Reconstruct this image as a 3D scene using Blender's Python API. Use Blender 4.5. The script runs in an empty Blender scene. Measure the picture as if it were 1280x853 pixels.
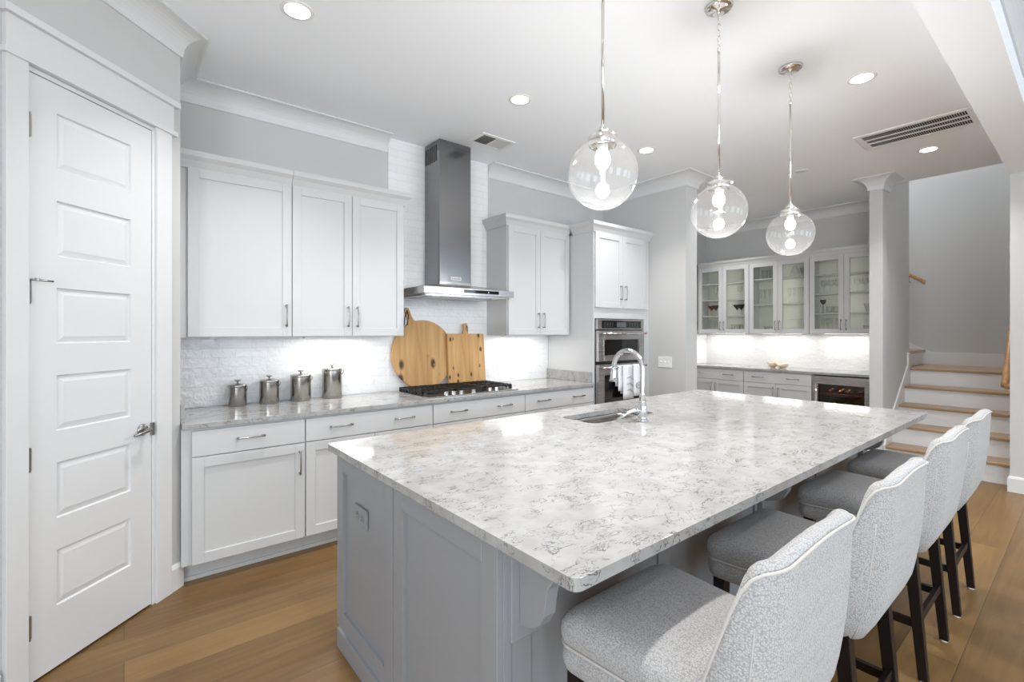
import bpy, bmesh, math, random
from mathutils import Vector, Matrix
random.seed(7)
PI = math.pi
S = bpy.context.scene
COL = S.collection

# ------------------------------------------------------------------ camera, world, lights, exposure
cam = bpy.data.objects.new('camera', bpy.data.cameras.new('camera'))
COL.objects.link(cam)
cam.data.sensor_width = 36.0
cam.data.lens = 596.4 / 1280 * 36
cam.data.shift_y = -12.1 / 1280
cam.data.clip_start = 0.02
cam.location = (0, 0, 1.43)
cam.rotation_euler = (PI / 2, 0, -0.8881 + 0.0)
# forward = (cos a, sin a) with a = angle from +X; camera yaw about Z measured from +Y
cam.rotation_euler[2] = -(PI / 2 - math.atan2(math.sin(.8881), math.cos(.8881)))
S.camera = cam
S.view_settings.view_transform = 'Standard'
S.view_settings.look = 'None'
S.view_settings.exposure = 0.66
S.view_settings.gamma = 1.0
S.view_settings.use_curve_mapping = False
cy = S.cycles
cy.max_bounces = 10
cy.diffuse_bounces = 6
cy.glossy_bounces = 4
cy.transmission_bounces = 6
cy.transparent_max_bounces = 24
cy.caustics_reflective = False
cy.caustics_refractive = False
cy.sample_clamp_indirect = 6.0

W = bpy.data.worlds.new('daylight'); S.world = W
W.use_nodes = True
wn = W.node_tree.nodes; wl = W.node_tree.links
bgn = wn.get('Background') or wn.new('ShaderNodeBackground')
bgn.inputs[0].default_value = (0.80, 0.90, 1.0, 1)
bgn.inputs[1].default_value = 1.0

WINDOW_POWER = 31.0
SIDE_POWER = 105.0
CAN_POWER = 7.0
PUCK_POWER = 0.75
BULB_POWER = 22.0
STAIR_POWER = 44.0

def area(name, loc, rot, sx, sy, power, color=(1, 1, 1), spread=None):
    l = bpy.data.lights.new(name, 'AREA'); l.shape = 'RECTANGLE'; l.size = sx; l.size_y = sy
    l.energy = power; l.color = color
    if spread is not None: l.spread = spread
    o = bpy.data.objects.new(name, l); COL.objects.link(o); o.location = loc; o.rotation_euler = rot
    return o
# daylight entering through the windows of the room behind the camera (rear wall at Y=-4.6, side wall at X=-2.5)
REAR_WINDOWS = [(-1.2, 1.5), (1.6, 1.5), (4.4, 1.5), (7.15, 1.3)]
for wx, ww in REAR_WINDOWS:
    area('window_daylight', (wx, -4.66, 1.55), (PI / 2, 0, 0), ww - .06, 2.1, WINDOW_POWER, (0.72, 0.86, 1.0))
area('window_daylight', (-2.56, -2.2, 1.5), (PI / 2, 0, -PI / 2), 2.3, 2.1, SIDE_POWER, (0.90, 0.96, 1.0))  # unseen side window, strengthened to brighten bar fronts, risers and island end
area('stairwell_daylight', (7.95, 2.2, 5.35), (0, 0, 0), 0.8, 1.4, STAIR_POWER, (0.92, 0.96, 1.0))

# ------------------------------------------------------------------ materials
MATS = {}
def newmat(name):
    m = bpy.data.materials.new(name); m.use_nodes = True
    nt = m.node_tree
    b = nt.nodes.get('Principled BSDF')
    MATS[name] = m
    return m, nt.nodes, nt.links, b
def plain(name, col, rough=.5, metal=0.0, bump=0, bscale=80, spec=None, coat=0):
    m, n, l, b = newmat(name)
    b.inputs['Base Color'].default_value = (*col, 1)
    b.inputs['Roughness'].default_value = rough
    b.inputs['Metallic'].default_value = metal
    if coat: b.inputs['Coat Weight'].default_value = coat
    if spec is not None: b.inputs['Specular IOR Level'].default_value = spec
    # a whisper of variation so the paint or metal is procedural
    tc = n.new('ShaderNodeTexCoord'); nz = n.new('ShaderNodeTexNoise')
    nz.inputs['Scale'].default_value = bscale
    l.new(tc.outputs['Object'], nz.inputs['Vector'])
    if bump:
        bp = n.new('ShaderNodeBump'); bp.inputs['Strength'].default_value = bump; bp.inputs['Distance'].default_value = .002
        l.new(nz.outputs['Fac'], bp.inputs['Height']); l.new(bp.outputs['Normal'], b.inputs['Normal'])
    else:
        mr = n.new('ShaderNodeMapRange'); mr.inputs['To Min'].default_value = max(0, rough - .03); mr.inputs['To Max'].default_value = rough + .03
        l.new(nz.outputs['Fac'], mr.inputs['Value']); l.new(mr.outputs['Result'], b.inputs['Roughness'])
    return m
WALL = plain('grey_wall_paint', (.57, .568, .562), .75, bump=.08, bscale=250)
CEIL = plain('white_ceiling_paint', (.91, .935, .97), .8, bump=.05, bscale=200)
TRIM = plain('white_trim_paint', (.70, .705, .712), .35)
CAB = plain('white_cabinet_paint', (.575, .58, .585), .35)
CABIN = plain('cabinet_interior', (.72, .72, .66), .5)
GREY = plain('grey_island_paint', (.285, .292, .308), .42)
NICKEL = plain('brushed_nickel', (.36, .345, .33), .25, 1)
PNICKEL = plain('polished_nickel', (.80, .77, .73), .08, 1)
CHROME = plain('chrome', (.66, .665, .68), .06, 1)
IRON = plain('black_cast_iron', (.012, .012, .013), .5, 0, bump=.3, bscale=300)
BLACK = plain('black_plastic', (.010, .010, .011), .25)
BLACKGLASS = plain('black_glass', (.006, .006, .007), .06, 0, spec=.6)
WHITEPL = plain('white_plastic', (.85, .85, .84), .3)
ESPRESSO = plain('espresso_wood', (.008, .005, .0045), .38, spec=.3)
COPPER = plain('copper', (.75, .36, .22), .25, 1)
DARKIN = plain('dark_interior', (.02, .014, .012), .5)
GLIDE = plain('white_glide', (.8, .8, .8), .4)
RED = plain('red_enamel', (.45, .02, .02), .3)
TOWEL = plain('white_linen', (.84, .85, .88), .9, bump=.4, bscale=500)
TOWELPRINT = plain('grey_towel_print', (.28, .29, .33), .9)
CERAMIC = plain('cream_shell', (.78, .66, .50), .45, bump=.5, bscale=60)
BOTTLE = plain('dark_bottle_glass', (.02, .025, .012), .08, 0, spec=.7)
FOIL = plain('red_foil', (.35, .05, .04), .3, .6)
CORK = plain('leather_cord', (.10, .06, .035), .7)
DARKTEXT = plain('dark_lettering', (.05, .05, .055), .5)
SCREEN = plain('dim_display', (.10, .11, .12), .2)
SLOT = plain('dark_slot', (.03, .03, .032), .6)
PLATELT = plain('pale_nameplate', (.62, .62, .62), .35)
PLATE = plain('grey_outlet_plate', (.25, .26, .275), .35)

def steel(name, col, rough, axis):
    m, n, l, b = newmat(name)
    b.inputs['Metallic'].default_value = 1
    b.inputs['Base Color'].default_value = (*col, 1)
    tc = n.new('ShaderNodeTexCoord'); mp = n.new('ShaderNodeMapping')
    sc = [400, 400, 400]; sc[axis] = 4
    mp.inputs['Scale'].default_value = sc
    nz = n.new('ShaderNodeTexNoise'); nz.inputs['Scale'].default_value = 1; nz.inputs['Detail'].default_value = 2
    l.new(tc.outputs['Object'], mp.inputs['Vector']); l.new(mp.outputs['Vector'], nz.inputs['Vector'])
    mr = n.new('ShaderNodeMapRange'); mr.inputs['To Min'].default_value = rough - .06; mr.inputs['To Max'].default_value = rough + .08
    l.new(nz.outputs['Fac'], mr.inputs['Value']); l.new(mr.outputs['Result'], b.inputs['Roughness'])
    return m
STEEL = steel('stainless_steel', (.47, .46, .455), .26, 0)
STEELV = steel('stainless_steel_vertical', (.27, .27, .28), .20, 2)
STEELC = steel('brushed_canister_steel', (.46, .44, .41), .17, 2)
STEELS = steel('sink_steel', (.55, .53, .50), .25, 0)

def glass(name, tint, milk=0.0, boost=1.0):
    m, n, l, b = newmat(name)
    n.remove(b)
    out = n.get('Material Output')
    t = n.new('ShaderNodeBsdfTransparent'); t.inputs[0].default_value = (*tint, 1)
    g = n.new('ShaderNodeBsdfGlossy'); g.inputs['Roughness'].default_value = .02
    fr = n.new('ShaderNodeLayerWeight'); fr.inputs['Blend'].default_value = .5
    pw_ = n.new('ShaderNodeMath'); pw_.operation = 'POWER'; pw_.inputs[1].default_value = 4.0; l.new(fr.outputs['Facing'], pw_.inputs[0])
    mu = n.new('ShaderNodeMath'); mu.operation = 'MULTIPLY_ADD'; mu.inputs[1].default_value = .7 * boost; mu.inputs[2].default_value = .04 * boost; mu.use_clamp = True
    l.new(pw_.outputs[0], mu.inputs[0])
    mx = n.new('ShaderNodeMixShader'); l.new(mu.outputs[0], mx.inputs[0]); l.new(t.outputs[0], mx.inputs[1]); l.new(g.outputs[0], mx.inputs[2])
    last = mx
    if milk:
        tc = n.new('ShaderNodeTexCoord'); nz = n.new('ShaderNodeTexNoise'); nz.inputs['Scale'].default_value = 60
        l.new(tc.outputs['Object'], nz.inputs['Vector'])
        mm = n.new('ShaderNodeMath'); mm.operation = 'MULTIPLY'; mm.inputs[1].default_value = milk * 2
        l.new(nz.outputs['Fac'], mm.inputs[0])
        d = n.new('ShaderNodeBsdfTranslucent'); d.inputs[0].default_value = (.95, .95, .95, 1)
        m2 = n.new('ShaderNodeMixShader'); l.new(mm.outputs[0], m2.inputs[0]); l.new(mx.outputs[0], m2.inputs[1]); l.new(d.outputs[0], m2.inputs[2])
        last = m2
    l.new(last.outputs[0], out.inputs['Surface'])
    return m
CLEAR = glass('clear_glass', (.985, .988, .985), 0, 1.6)
PANE = glass('cabinet_glass', (.95, .96, .94), 0, .8)
GLOBE = glass('hazy_globe_glass', (.98, .98, .98), .014, 1.5)  # translucent share imitates the soft halo around the lit bulb
SMOKEGLASS = glass('tinted_cooler_glass', (.55, .50, .48), 0, 1.2)
REDGLASS = glass('red_glass', (.75, .22, .16))
BLUEGLASS = glass('blue_glass', (.10, .18, .33))
GREENGLASS = glass('green_glass', (.16, .20, .07))
CRIMSON = glass('crimson_glass', (.30, .04, .06))

def emit(name, col, s):
    m, n, l, b = newmat(name)
    b.inputs['Base Color'].default_value = (*col, 1)
    b.inputs['Emission Color'].default_value = (*col, 1)
    b.inputs['Emission Strength'].default_value = s
    return m
LENS = emit('lit_lens', (1, .98, .95), 6)
BULB = emit('lit_bulb', (1, .97, .93), 16)
SOCKETGLOW = emit('socket_reflection_glow', (1, .98, .95), 3.5)  # emission imitates the bulb's reflection inside the socket
PUCK = emit('lit_puck', (1, .97, .92), 12)
SKYPANE = emit('bright_daylight_pane', (.9, .95, 1), 2.0)

def wood(name, c1, c2, axis, scale=1.0, knots=0.0, rough=.45):
    m, n, l, b = newmat(name)
    tc = n.new('ShaderNodeTexCoord'); mp = n.new('ShaderNodeMapping')
    sc = [22 * scale] * 3; sc[axis] = 1.6 * scale
    mp.inputs['Scale'].default_value = sc
    l.new(tc.outputs['Object'], mp.inputs['Vector'])
    nz = n.new('ShaderNodeTexNoise'); nz.inputs['Scale'].default_value = 1; nz.inputs['Detail'].default_value = 6; nz.inputs['Distortion'].default_value = .6
    l.new(mp.outputs['Vector'], nz.inputs['Vector'])
    cr = n.new('ShaderNodeValToRGB')
    cr.color_ramp.elements[0].position = .32; cr.color_ramp.elements[0].color = (*c1, 1)
    cr.color_ramp.elements[1].position = .68; cr.color_ramp.elements[1].color = (*c2, 1)
    l.new(nz.outputs['Fac'], cr.inputs[0])
    last = cr.outputs['Color']
    if knots:
        vo = n.new('ShaderNodeTexVoronoi'); vo.inputs['Scale'].default_value = knots
        mp2 = n.new('ShaderNodeMapping'); s2 = [1.0] * 3; s2[axis] = .55; mp2.inputs['Scale'].default_value = s2
        l.new(tc.outputs['Object'], mp2.inputs['Vector']); l.new(mp2.outputs['Vector'], vo.inputs['Vector'])
        mr = n.new('ShaderNodeMapRange'); mr.inputs['From Min'].default_value = .14; mr.inputs['From Max'].default_value = .24
        l.new(vo.outputs['Distance'], mr.inputs['Value'])
        n2 = n.new('ShaderNodeTexNoise'); n2.inputs['Scale'].default_value = 6
        l.new(tc.outputs['Object'], n2.inputs['Vector'])
        m2 = n.new('ShaderNodeMapRange'); m2.inputs['From Min'].default_value = .60; m2.inputs['From Max'].default_value = .64
        l.new(n2.outputs['Fac'], m2.inputs['Value'])
        mxx = n.new('ShaderNodeMath'); mxx.operation = 'MAXIMUM'; l.new(mr.outputs[0], mxx.inputs[0]); l.new(m2.outputs[0], mxx.inputs[1])
        mix = n.new('ShaderNodeMix'); mix.data_type = 'RGBA'
        mix.inputs['A'].default_value = (.08, .03, .012, 1)
        l.new(mxx.outputs[0], mix.inputs['Factor']); l.new(last, mix.inputs['B'])
        last = mix.outputs['Result']
    l.new(last, b.inputs['Base Color'])
    b.inputs['Roughness'].default_value = rough
    return m
OAK = wood('oak_tread', (.27, .165, .085), (.40, .265, .15), 1, 1.0, 0, .3)
OAKRAIL = wood('oak_rail', (.36, .19, .08), (.52, .30, .14), 0, 1.0, 0, .3)
BOARD1 = wood('pine_board', (.50, .26, .085), (.68, .41, .17), 2, .8, 7.0, .55)
BOARD2 = wood('knotty_board', (.54, .28, .09), (.72, .44, .18), 2, .9, 15.0, .55)
SHELFWOOD = wood('cooler_shelf_wood', (.30, .12, .05), (.45, .20, .09), 1, 1, 0, .4)

def make_floor():
    m, n, l, b = newmat('oak_plank_floor')
    tc = n.new('ShaderNodeTexCoord')
    br = n.new('ShaderNodeTexBrick')
    br.offset = .37; br.offset_frequency = 2
    br.inputs['Scale'].default_value = 1
    br.inputs['Brick Width'].default_value = 1.7
    br.inputs['Row Height'].default_value = .19
    br.inputs['Mortar Size'].default_value = .0012
    br.inputs['Mortar Smooth'].default_value = .3
    br.inputs['Bias'].default_value = 0
    br.inputs['Color1'].default_value = (0, 0, 0, 1); br.inputs['Color2'].default_value = (1, 1, 1, 1)
    br.inputs['Mortar'].default_value = (.5, .5, .5, 1)
    l.new(tc.outputs['Object'], br.inputs['Vector'])
    mp = n.new('ShaderNodeMapping'); mp.inputs['Scale'].default_value = (1.6, 26, 1)
    l.new(tc.outputs['Object'], mp.inputs['Vector'])
    # shift grain per plank
    ad = n.new('ShaderNodeVectorMath'); ad.operation = 'MULTIPLY_ADD'
    l.new(br.outputs['Color'], ad.inputs[0]); ad.inputs[1].default_value = (13, 7, 3); l.new(mp.outputs['Vector'], ad.inputs[2])
    nz = n.new('ShaderNodeTexNoise'); nz.inputs['Scale'].default_value = 1; nz.inputs['Detail'].default_value = 7; nz.inputs['Distortion'].default_value = 1.2
    l.new(ad.outputs['Vector'], nz.inputs['Vector'])
    n2 = n.new('ShaderNodeTexNoise'); n2.inputs['Scale'].default_value = 2.2; n2.inputs['Detail'].default_value = 3
    l.new(tc.outputs['Object'], n2.inputs['Vector'])
    cr = n.new('ShaderNodeValToRGB')
    cr.color_ramp.elements[0].position = .25; cr.color_ramp.elements[0].color = (.112, .057, .016, 1)
    cr.color_ramp.elements[1].position = .75; cr.color_ramp.elements[1].color = (.235, .136, .047, 1)
    mixv = n.new('ShaderNodeMath'); mixv.operation = 'MULTIPLY_ADD'; mixv.inputs[1].default_value = .30
    l.new(br.outputs['Color'], mixv.inputs[0])
    s2 = n.new('ShaderNodeMath'); s2.operation = 'MULTIPLY_ADD'; s2.inputs[1].default_value = .52
    l.new(nz.outputs['Fac'], s2.inputs[0])
    s3 = n.new('ShaderNodeMath'); s3.operation = 'MULTIPLY'; s3.inputs[1].default_value = .28
    l.new(n2.outputs['Fac'], s3.inputs[0]); l.new(s3.outputs[0], s2.inputs[2]); l.new(s2.outputs[0], mixv.inputs[2])
    l.new(mixv.outputs[0], cr.inputs[0])
    mix = n.new('ShaderNodeMix'); mix.data_type = 'RGBA'; mix.inputs['B'].default_value = (.035, .02, .012, 1)
    l.new(br.outputs['Fac'], mix.inputs['Factor']); l.new(cr.outputs['Color'], mix.inputs['A'])
    l.new(mix.outputs['Result'], b.inputs['Base Color'])
    b.inputs['Roughness'].default_value = .38
    bp = n.new('ShaderNodeBump'); bp.inputs['Strength'].default_value = .25; bp.inputs['Distance'].default_value = .002; bp.invert = True
    l.new(br.outputs['Fac'], bp.inputs['Height']); l.new(bp.outputs['Normal'], b.inputs['Normal'])
    return m
FLOOR = make_floor()

def make_tile(name, horiz):
    m, n, l, b = newmat(name)
    tc = n.new('ShaderNodeTexCoord'); sp = n.new('ShaderNodeSeparateXYZ'); cb = n.new('ShaderNodeCombineXYZ')
    l.new(tc.outputs['Object'], sp.inputs[0]); l.new(sp.outputs[horiz], cb.inputs[0]); l.new(sp.outputs['Z'], cb.inputs[1])
    br = n.new('ShaderNodeTexBrick'); br.offset = .5
    br.inputs['Scale'].default_value = 1
    br.inputs['Brick Width'].default_value = .205; br.inputs['Row Height'].default_value = .0655
    br.inputs['Mortar Size'].default_value = .0016; br.inputs['Mortar Smooth'].default_value = .4
    br.inputs['Color1'].default_value = (.88, .88, .88, 1); br.inputs['Color2'].default_value = (.85, .85, .855, 1)
    br.inputs['Mortar'].default_value = (.76, .76, .76, 1)
    l.new(cb.outputs[0], br.inputs['Vector'])
    l.new(br.outputs['Color'], b.inputs['Base Color'])
    b.inputs['Roughness'].default_value = .08
    nz = n.new('ShaderNodeTexNoise'); nz.inputs['Scale'].default_value = 26; nz.inputs['Detail'].default_value = 2
    l.new(tc.outputs['Object'], nz.inputs['Vector'])
    b1 = n.new('ShaderNodeBump'); b1.inputs['Strength'].default_value = .7; b1.inputs['Distance'].default_value = .010
    l.new(nz.outputs['Fac'], b1.inputs['Height'])
    b2 = n.new('ShaderNodeBump'); b2.inputs['Strength'].default_value = .6; b2.inputs['Distance'].default_value = .0018; b2.invert = True
    l.new(br.outputs['Fac'], b2.inputs['Height']); l.new(b1.outputs['Normal'], b2.inputs['Normal'])
    l.new(b2.outputs['Normal'], b.inputs['Normal'])
    return m
TILEX = make_tile('white_handmade_tile', 'X')
TILEY = make_tile('white_handmade_tile_bar', 'Y')

def make_quartz():
    m, n, l, b = newmat('veined_quartz')
    tc = n.new('ShaderNodeTexCoord')
    def vein(scale, lo, hi, mscale, mlo, mhi, dist, off):
        mp = n.new('ShaderNodeMapping'); mp.inputs['Location'].default_value = (off, off * .7, off * .3); mp.inputs['Scale'].default_value = (.8, 1.35, 1)
        l.new(tc.outputs['Object'], mp.inputs['Vector'])
        nz = n.new('ShaderNodeTexNoise'); nz.inputs['Scale'].default_value = scale; nz.inputs['Detail'].default_value = 5
        nz.inputs['Roughness'].default_value = .62; nz.inputs['Distortion'].default_value = dist
        l.new(mp.outputs['Vector'], nz.inputs['Vector'])
        s = n.new('ShaderNodeMath'); s.operation = 'SUBTRACT'; s.inputs[1].default_value = .5; l.new(nz.outputs['Fac'], s.inputs[0])
        a = n.new('ShaderNodeMath'); a.operation = 'ABSOLUTE'; l.new(s.outputs[0], a.inputs[0])
        r = n.new('ShaderNodeMapRange'); r.inputs['From Min'].default_value = lo; r.inputs['From Max'].default_value = hi
        r.inputs['To Min'].default_value = 1; r.inputs['To Max'].default_value = 0
        l.new(a.outputs[0], r.inputs['Value'])
        n2 = n.new('ShaderNodeTexNoise'); n2.inputs['Scale'].default_value = mscale; n2.inputs['Detail'].default_value = 3
        l.new(mp.outputs['Vector'], n2.inputs['Vector'])
        r2 = n.new('ShaderNodeMapRange'); r2.inputs['From Min'].default_value = mlo; r2.inputs['From Max'].default_value = mhi
        l.new(n2.outputs['Fac'], r2.inputs['Value'])
        mu = n.new('ShaderNodeMath'); mu.operation = 'MULTIPLY'; l.new(r.outputs[0], mu.inputs[0]); l.new(r2.outputs[0], mu.inputs[1])
        return mu.outputs[0]
    v1 = vein(12, .004, .013, 10, .50, .55, .9, 0)
    v2 = vein(19, .004, .016, 13, .49, .545, 1.1, 7.3)
    v3 = vein(8, .0, .07, 8, .42, .62, 1.6, 3.1)
    base = n.new('ShaderNodeTexNoise'); base.inputs['Scale'].default_value = 12; base.inputs['Detail'].default_value = 4
    l.new(tc.outputs['Object'], base.inputs['Vector'])
    cr = n.new('ShaderNodeValToRGB')
    cr.color_ramp.elements[0].position = .35; cr.color_ramp.elements[0].color = (.325, .32, .31, 1)
    cr.color_ramp.elements[1].position = .65; cr.color_ramp.elements[1].color = (.395, .393, .388, 1)
    l.new(base.outputs['Fac'], cr.inputs[0])
    last = cr.outputs['Color']
    for v, c, k in ((v3, (.40, .385, .36), .28), (v1, (.10, .09, .09), .95), (v2, (.13, .13, .14), .9)):
        mm = n.new('ShaderNodeMath'); mm.operation = 'MULTIPLY'; mm.inputs[1].default_value = k; l.new(v, mm.inputs[0])
        mix = n.new('ShaderNodeMix'); mix.data_type = 'RGBA'; mix.inputs['B'].default_value = (*c, 1)
        l.new(mm.outputs[0], mix.inputs['Factor']); l.new(last, mix.inputs['A']); last = mix.outputs['Result']
    l.new(last, b.inputs['Base Color'])
    b.inputs['Roughness'].default_value = .09
    b.inputs['Specular IOR Level'].default_value = .55
    return m
QUARTZ = make_quartz()

def make_fabric():
    m, n, l, b = newmat('nubby_woven_fabric')
    tc = n.new('ShaderNodeTexCoord')
    vo = n.new('ShaderNodeTexVoronoi'); vo.inputs['Scale'].default_value = 230; vo.inputs['Randomness'].default_value = .8
    l.new(tc.outputs['Object'], vo.inputs['Vector'])
    cr = n.new('ShaderNodeValToRGB')
    cr.color_ramp.elements[0].position = .1; cr.color_ramp.elements[0].color = (.54, .535, .535, 1)
    cr.color_ramp.elements[1].position = .75; cr.color_ramp.elements[1].color = (.32, .315, .315, 1)
    l.new(vo.outputs['Distance'], cr.inputs[0])
    l.new(cr.outputs['Color'], b.inputs['Base Color'])
    b.inputs['Roughness'].default_value = .95
    b.inputs['Specular IOR Level'].default_value = .15
    b.inputs['Sheen Weight'].default_value = .25
    bp = n.new('ShaderNodeBump'); bp.inputs['Strength'].default_value = .7; bp.inputs['Distance'].default_value = .003; bp.invert = True
    l.new(vo.outputs['Distance'], bp.inputs['Height']); l.new(bp.outputs['Normal'], b.inputs['Normal'])
    return m
FABRIC = make_fabric()
PIPING = plain('pale_piping', (.50, .48, .46), .9, bump=.4, bscale=300)

# ------------------------------------------------------------------ mesh helpers
class MB:
    def __init__(s): s.v = []; s.f = []; s.smooth = []
    def add(s, vs, fs, sm=False):
        o = len(s.v); s.v += [tuple(p) for p in vs]; s.f += [[i + o for i in f] for f in fs]; s.smooth += [sm] * len(fs); return s
    def box(s, x0, x1, y0, y1, z0, z1):
        x0, x1 = min(x0, x1), max(x0, x1); y0, y1 = min(y0, y1), max(y0, y1); z0, z1 = min(z0, z1), max(z0, z1)
        return s.add([(x0, y0, z0), (x1, y0, z0), (x1, y1, z0), (x0, y1, z0), (x0, y0, z1), (x1, y0, z1), (x1, y1, z1), (x0, y1, z1)],
                     [(0, 3, 2, 1), (4, 5, 6, 7), (0, 1, 5, 4), (1, 2, 6, 5), (2, 3, 7, 6), (3, 0, 4, 7)])
    def hexa(s, b, t):   # bottom quad, top quad (both counter-clockwise seen from above)
        return s.add(list(b) + list(t), [(0, 3, 2, 1), (4, 5, 6, 7), (0, 1, 5, 4), (1, 2, 6, 5), (2, 3, 7, 6), (3, 0, 4, 7)])
    def prism(s, poly, axis, a, b):   # extrude a 2-D polygon along an axis
        def P(p, t):
            if axis == 2: return (p[0], p[1], t)
            if axis == 0: return (t, p[0], p[1])
            return (p[0], t, p[1])
        n = len(poly); vs = [P(p, a) for p in poly] + [P(p, b) for p in poly]
        fs = [tuple(range(n))[::-1], tuple(range(n, 2 * n))] + [(i, (i + 1) % n, (i + 1) % n + n, i + n) for i in range(n)]
        return s.add(vs, fs)
    def lathe(s, prof, n=24, c=(0, 0, 0), sm=True, axis=2, close=False):
        vs = []; m = len(prof)
        for i in range(n):
            a = 2 * PI * i / n; ca, sa = math.cos(a), math.sin(a)
            for r, h in prof:
                p = (r * ca, r * sa, h) if axis == 2 else ((h, r * ca, r * sa) if axis == 0 else (r * sa, h, r * ca))
                vs.append((c[0] + p[0], c[1] + p[1], c[2] + p[2]))
        fs = []
        for i in range(n):
            for j in range(m - 1 + (1 if close else 0)):
                k = (j + 1) % m; q = (i + 1) % n
                fs.append((i * m + j, q * m + j, q * m + k, i * m + k))
        return s.add(vs, fs, sm)
    def cyl(s, c, r, h, n=20, axis=2):
        return s.lathe([(0.0001, 0), (r, 0), (r, h), (0.0001, h)], n, c, False, axis)
    def tube(s, pts, r, n=8, cap=True):
        pts = [Vector(p) for p in pts]; m = len(pts); rr = r if isinstance(r, (list, tuple)) else [r] * m
        up = Vector((0, 0, 1)); t0 = (pts[1] - pts[0]).normalized()
        if abs(t0.dot(up)) > .95: up = Vector((1, 0, 0))
        u = t0.cross(up).normalized(); vs = []
        for i in range(m):
            t = (pts[min(i + 1, m - 1)] - pts[max(i - 1, 0)]).normalized()
            u = (u - t * u.dot(t)).normalized(); w = t.cross(u)
            for k in range(n):
                a = 2 * PI * k / n; vs.append(pts[i] + (u * math.cos(a) + w * math.sin(a)) * rr[i])
        fs = [(i * n + k, i * n + (k + 1) % n, (i + 1) * n + (k + 1) % n, (i + 1) * n + k) for i in range(m - 1) for k in range(n)]
        if cap: fs += [tuple(range(n))[::-1], tuple(range((m - 1) * n, m * n))]
        return s.add(vs, fs, True)
    def loft(s, rings, cap=True, sm=True):
        n = len(rings[0]); vs = [p for r in rings for p in r]
        fs = [(i * n + k, i * n + (k + 1) % n, (i + 1) * n + (k + 1) % n, (i + 1) * n + k) for i in range(len(rings) - 1) for k in range(n)]
        if cap: fs += [tuple(range(n))[::-1], tuple(range((len(rings) - 1) * n, len(rings) * n))]
        return s.add(vs, fs, sm)
    def sphere(s, c, r, n=32, m=16, z0=-1, z1=1):
        a0, a1 = math.asin(max(-1, z0)), math.asin(min(1, z1))
        prof = [(max(.0001, r * math.cos(a0 + (a1 - a0) * i / m)), r * math.sin(a0 + (a1 - a0) * i / m)) for i in range(m + 1)]
        return s.lathe(prof, n, c, True)
    def sweep(s, path, prof, z, caps=True):   # profile (out, up); the room lies on the right of the path
        n = len(path); k = len(prof); vs = []
        for i, p in enumerate(path):
            p = Vector(p); nn = []
            if i > 0: d = (p - Vector(path[i - 1])).normalized(); nn.append(Vector((d.y, -d.x)))
            if i < n - 1: d = (Vector(path[i + 1]) - p).normalized(); nn.append(Vector((d.y, -d.x)))
            if len(nn) == 2:
                b = (nn[0] + nn[1]).normalized(); b = b / b.dot(nn[0])
            else: b = nn[0]
            for o, h in prof: q = p + b * o; vs.append((q.x, q.y, z + h))
        fs = [(i * k + j, (i + 1) * k + j, (i + 1) * k + (j + 1) % k, i * k + (j + 1) % k) for i in range(n - 1) for j in range(k)]
        if caps: fs += [tuple(range(k)), tuple(range((n - 1) * k, n * k))[::-1]]
        return s.add(vs, fs)
    def build(s, name, mat, parent=None, bevel=0, seg=2, label=None):
        me = bpy.data.meshes.new(name)
        me.from_pydata([tuple(p) for p in s.v], [], s.f); me.update()
        bm = bmesh.new(); bm.from_mesh(me); bmesh.ops.recalc_face_normals(bm, faces=bm.faces); bm.to_mesh(me); bm.free()
        for i, p in enumerate(me.polygons): p.use_smooth = s.smooth[i]
        me.materials.append(mat)
        o = bpy.data.objects.new(name, me); COL.objects.link(o)
        if parent: o.parent = parent
        if bevel:
            b = o.modifiers.new('bevel', 'BEVEL'); b.width = bevel; b.segments = seg; b.limit_method = 'ANGLE'; b.angle_limit = math.radians(40)
        if label: o['label'] = label
        return o
def thing(name, label, cat, loc=(0, 0, 0), rz=0, group=None):
    o = bpy.data.objects.new(name, None); COL.objects.link(o); o.empty_display_size = .1
    o.location = loc; o.rotation_euler = (0, 0, rz); o['label'] = label; o['category'] = cat
    if group: o['group'] = group
    return o
def tag(o, label, cat, group=None):
    o['label'] = label; o['category'] = cat
    if group: o['group'] = group
    return o
def struct(o, label=None):
    o['kind'] = 'structure'
    if label: o['label'] = label
    return o
def copy_tree(o, parent=None):
    kids = list(o.children)
    c = o.copy(); COL.objects.link(c)
    if parent: c.parent = parent
    for k in kids: copy_tree(k, c)
    return c
def rrect(x0, x1, y0, y1, r, n=6, z=None):
    pts = []
    for cx, cy_, a0 in ((x1 - r, y0 + r, -PI / 2), (x1 - r, y1 - r, 0), (x0 + r, y1 - r, PI / 2), (x0 + r, y0 + r, PI)):
        for i in range(n + 1):
            a = a0 + PI / 2 * i / n; p = (cx + r * math.cos(a), cy_ + r * math.sin(a)); pts.append(p if z is None else (*p, z))
    return pts
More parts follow.
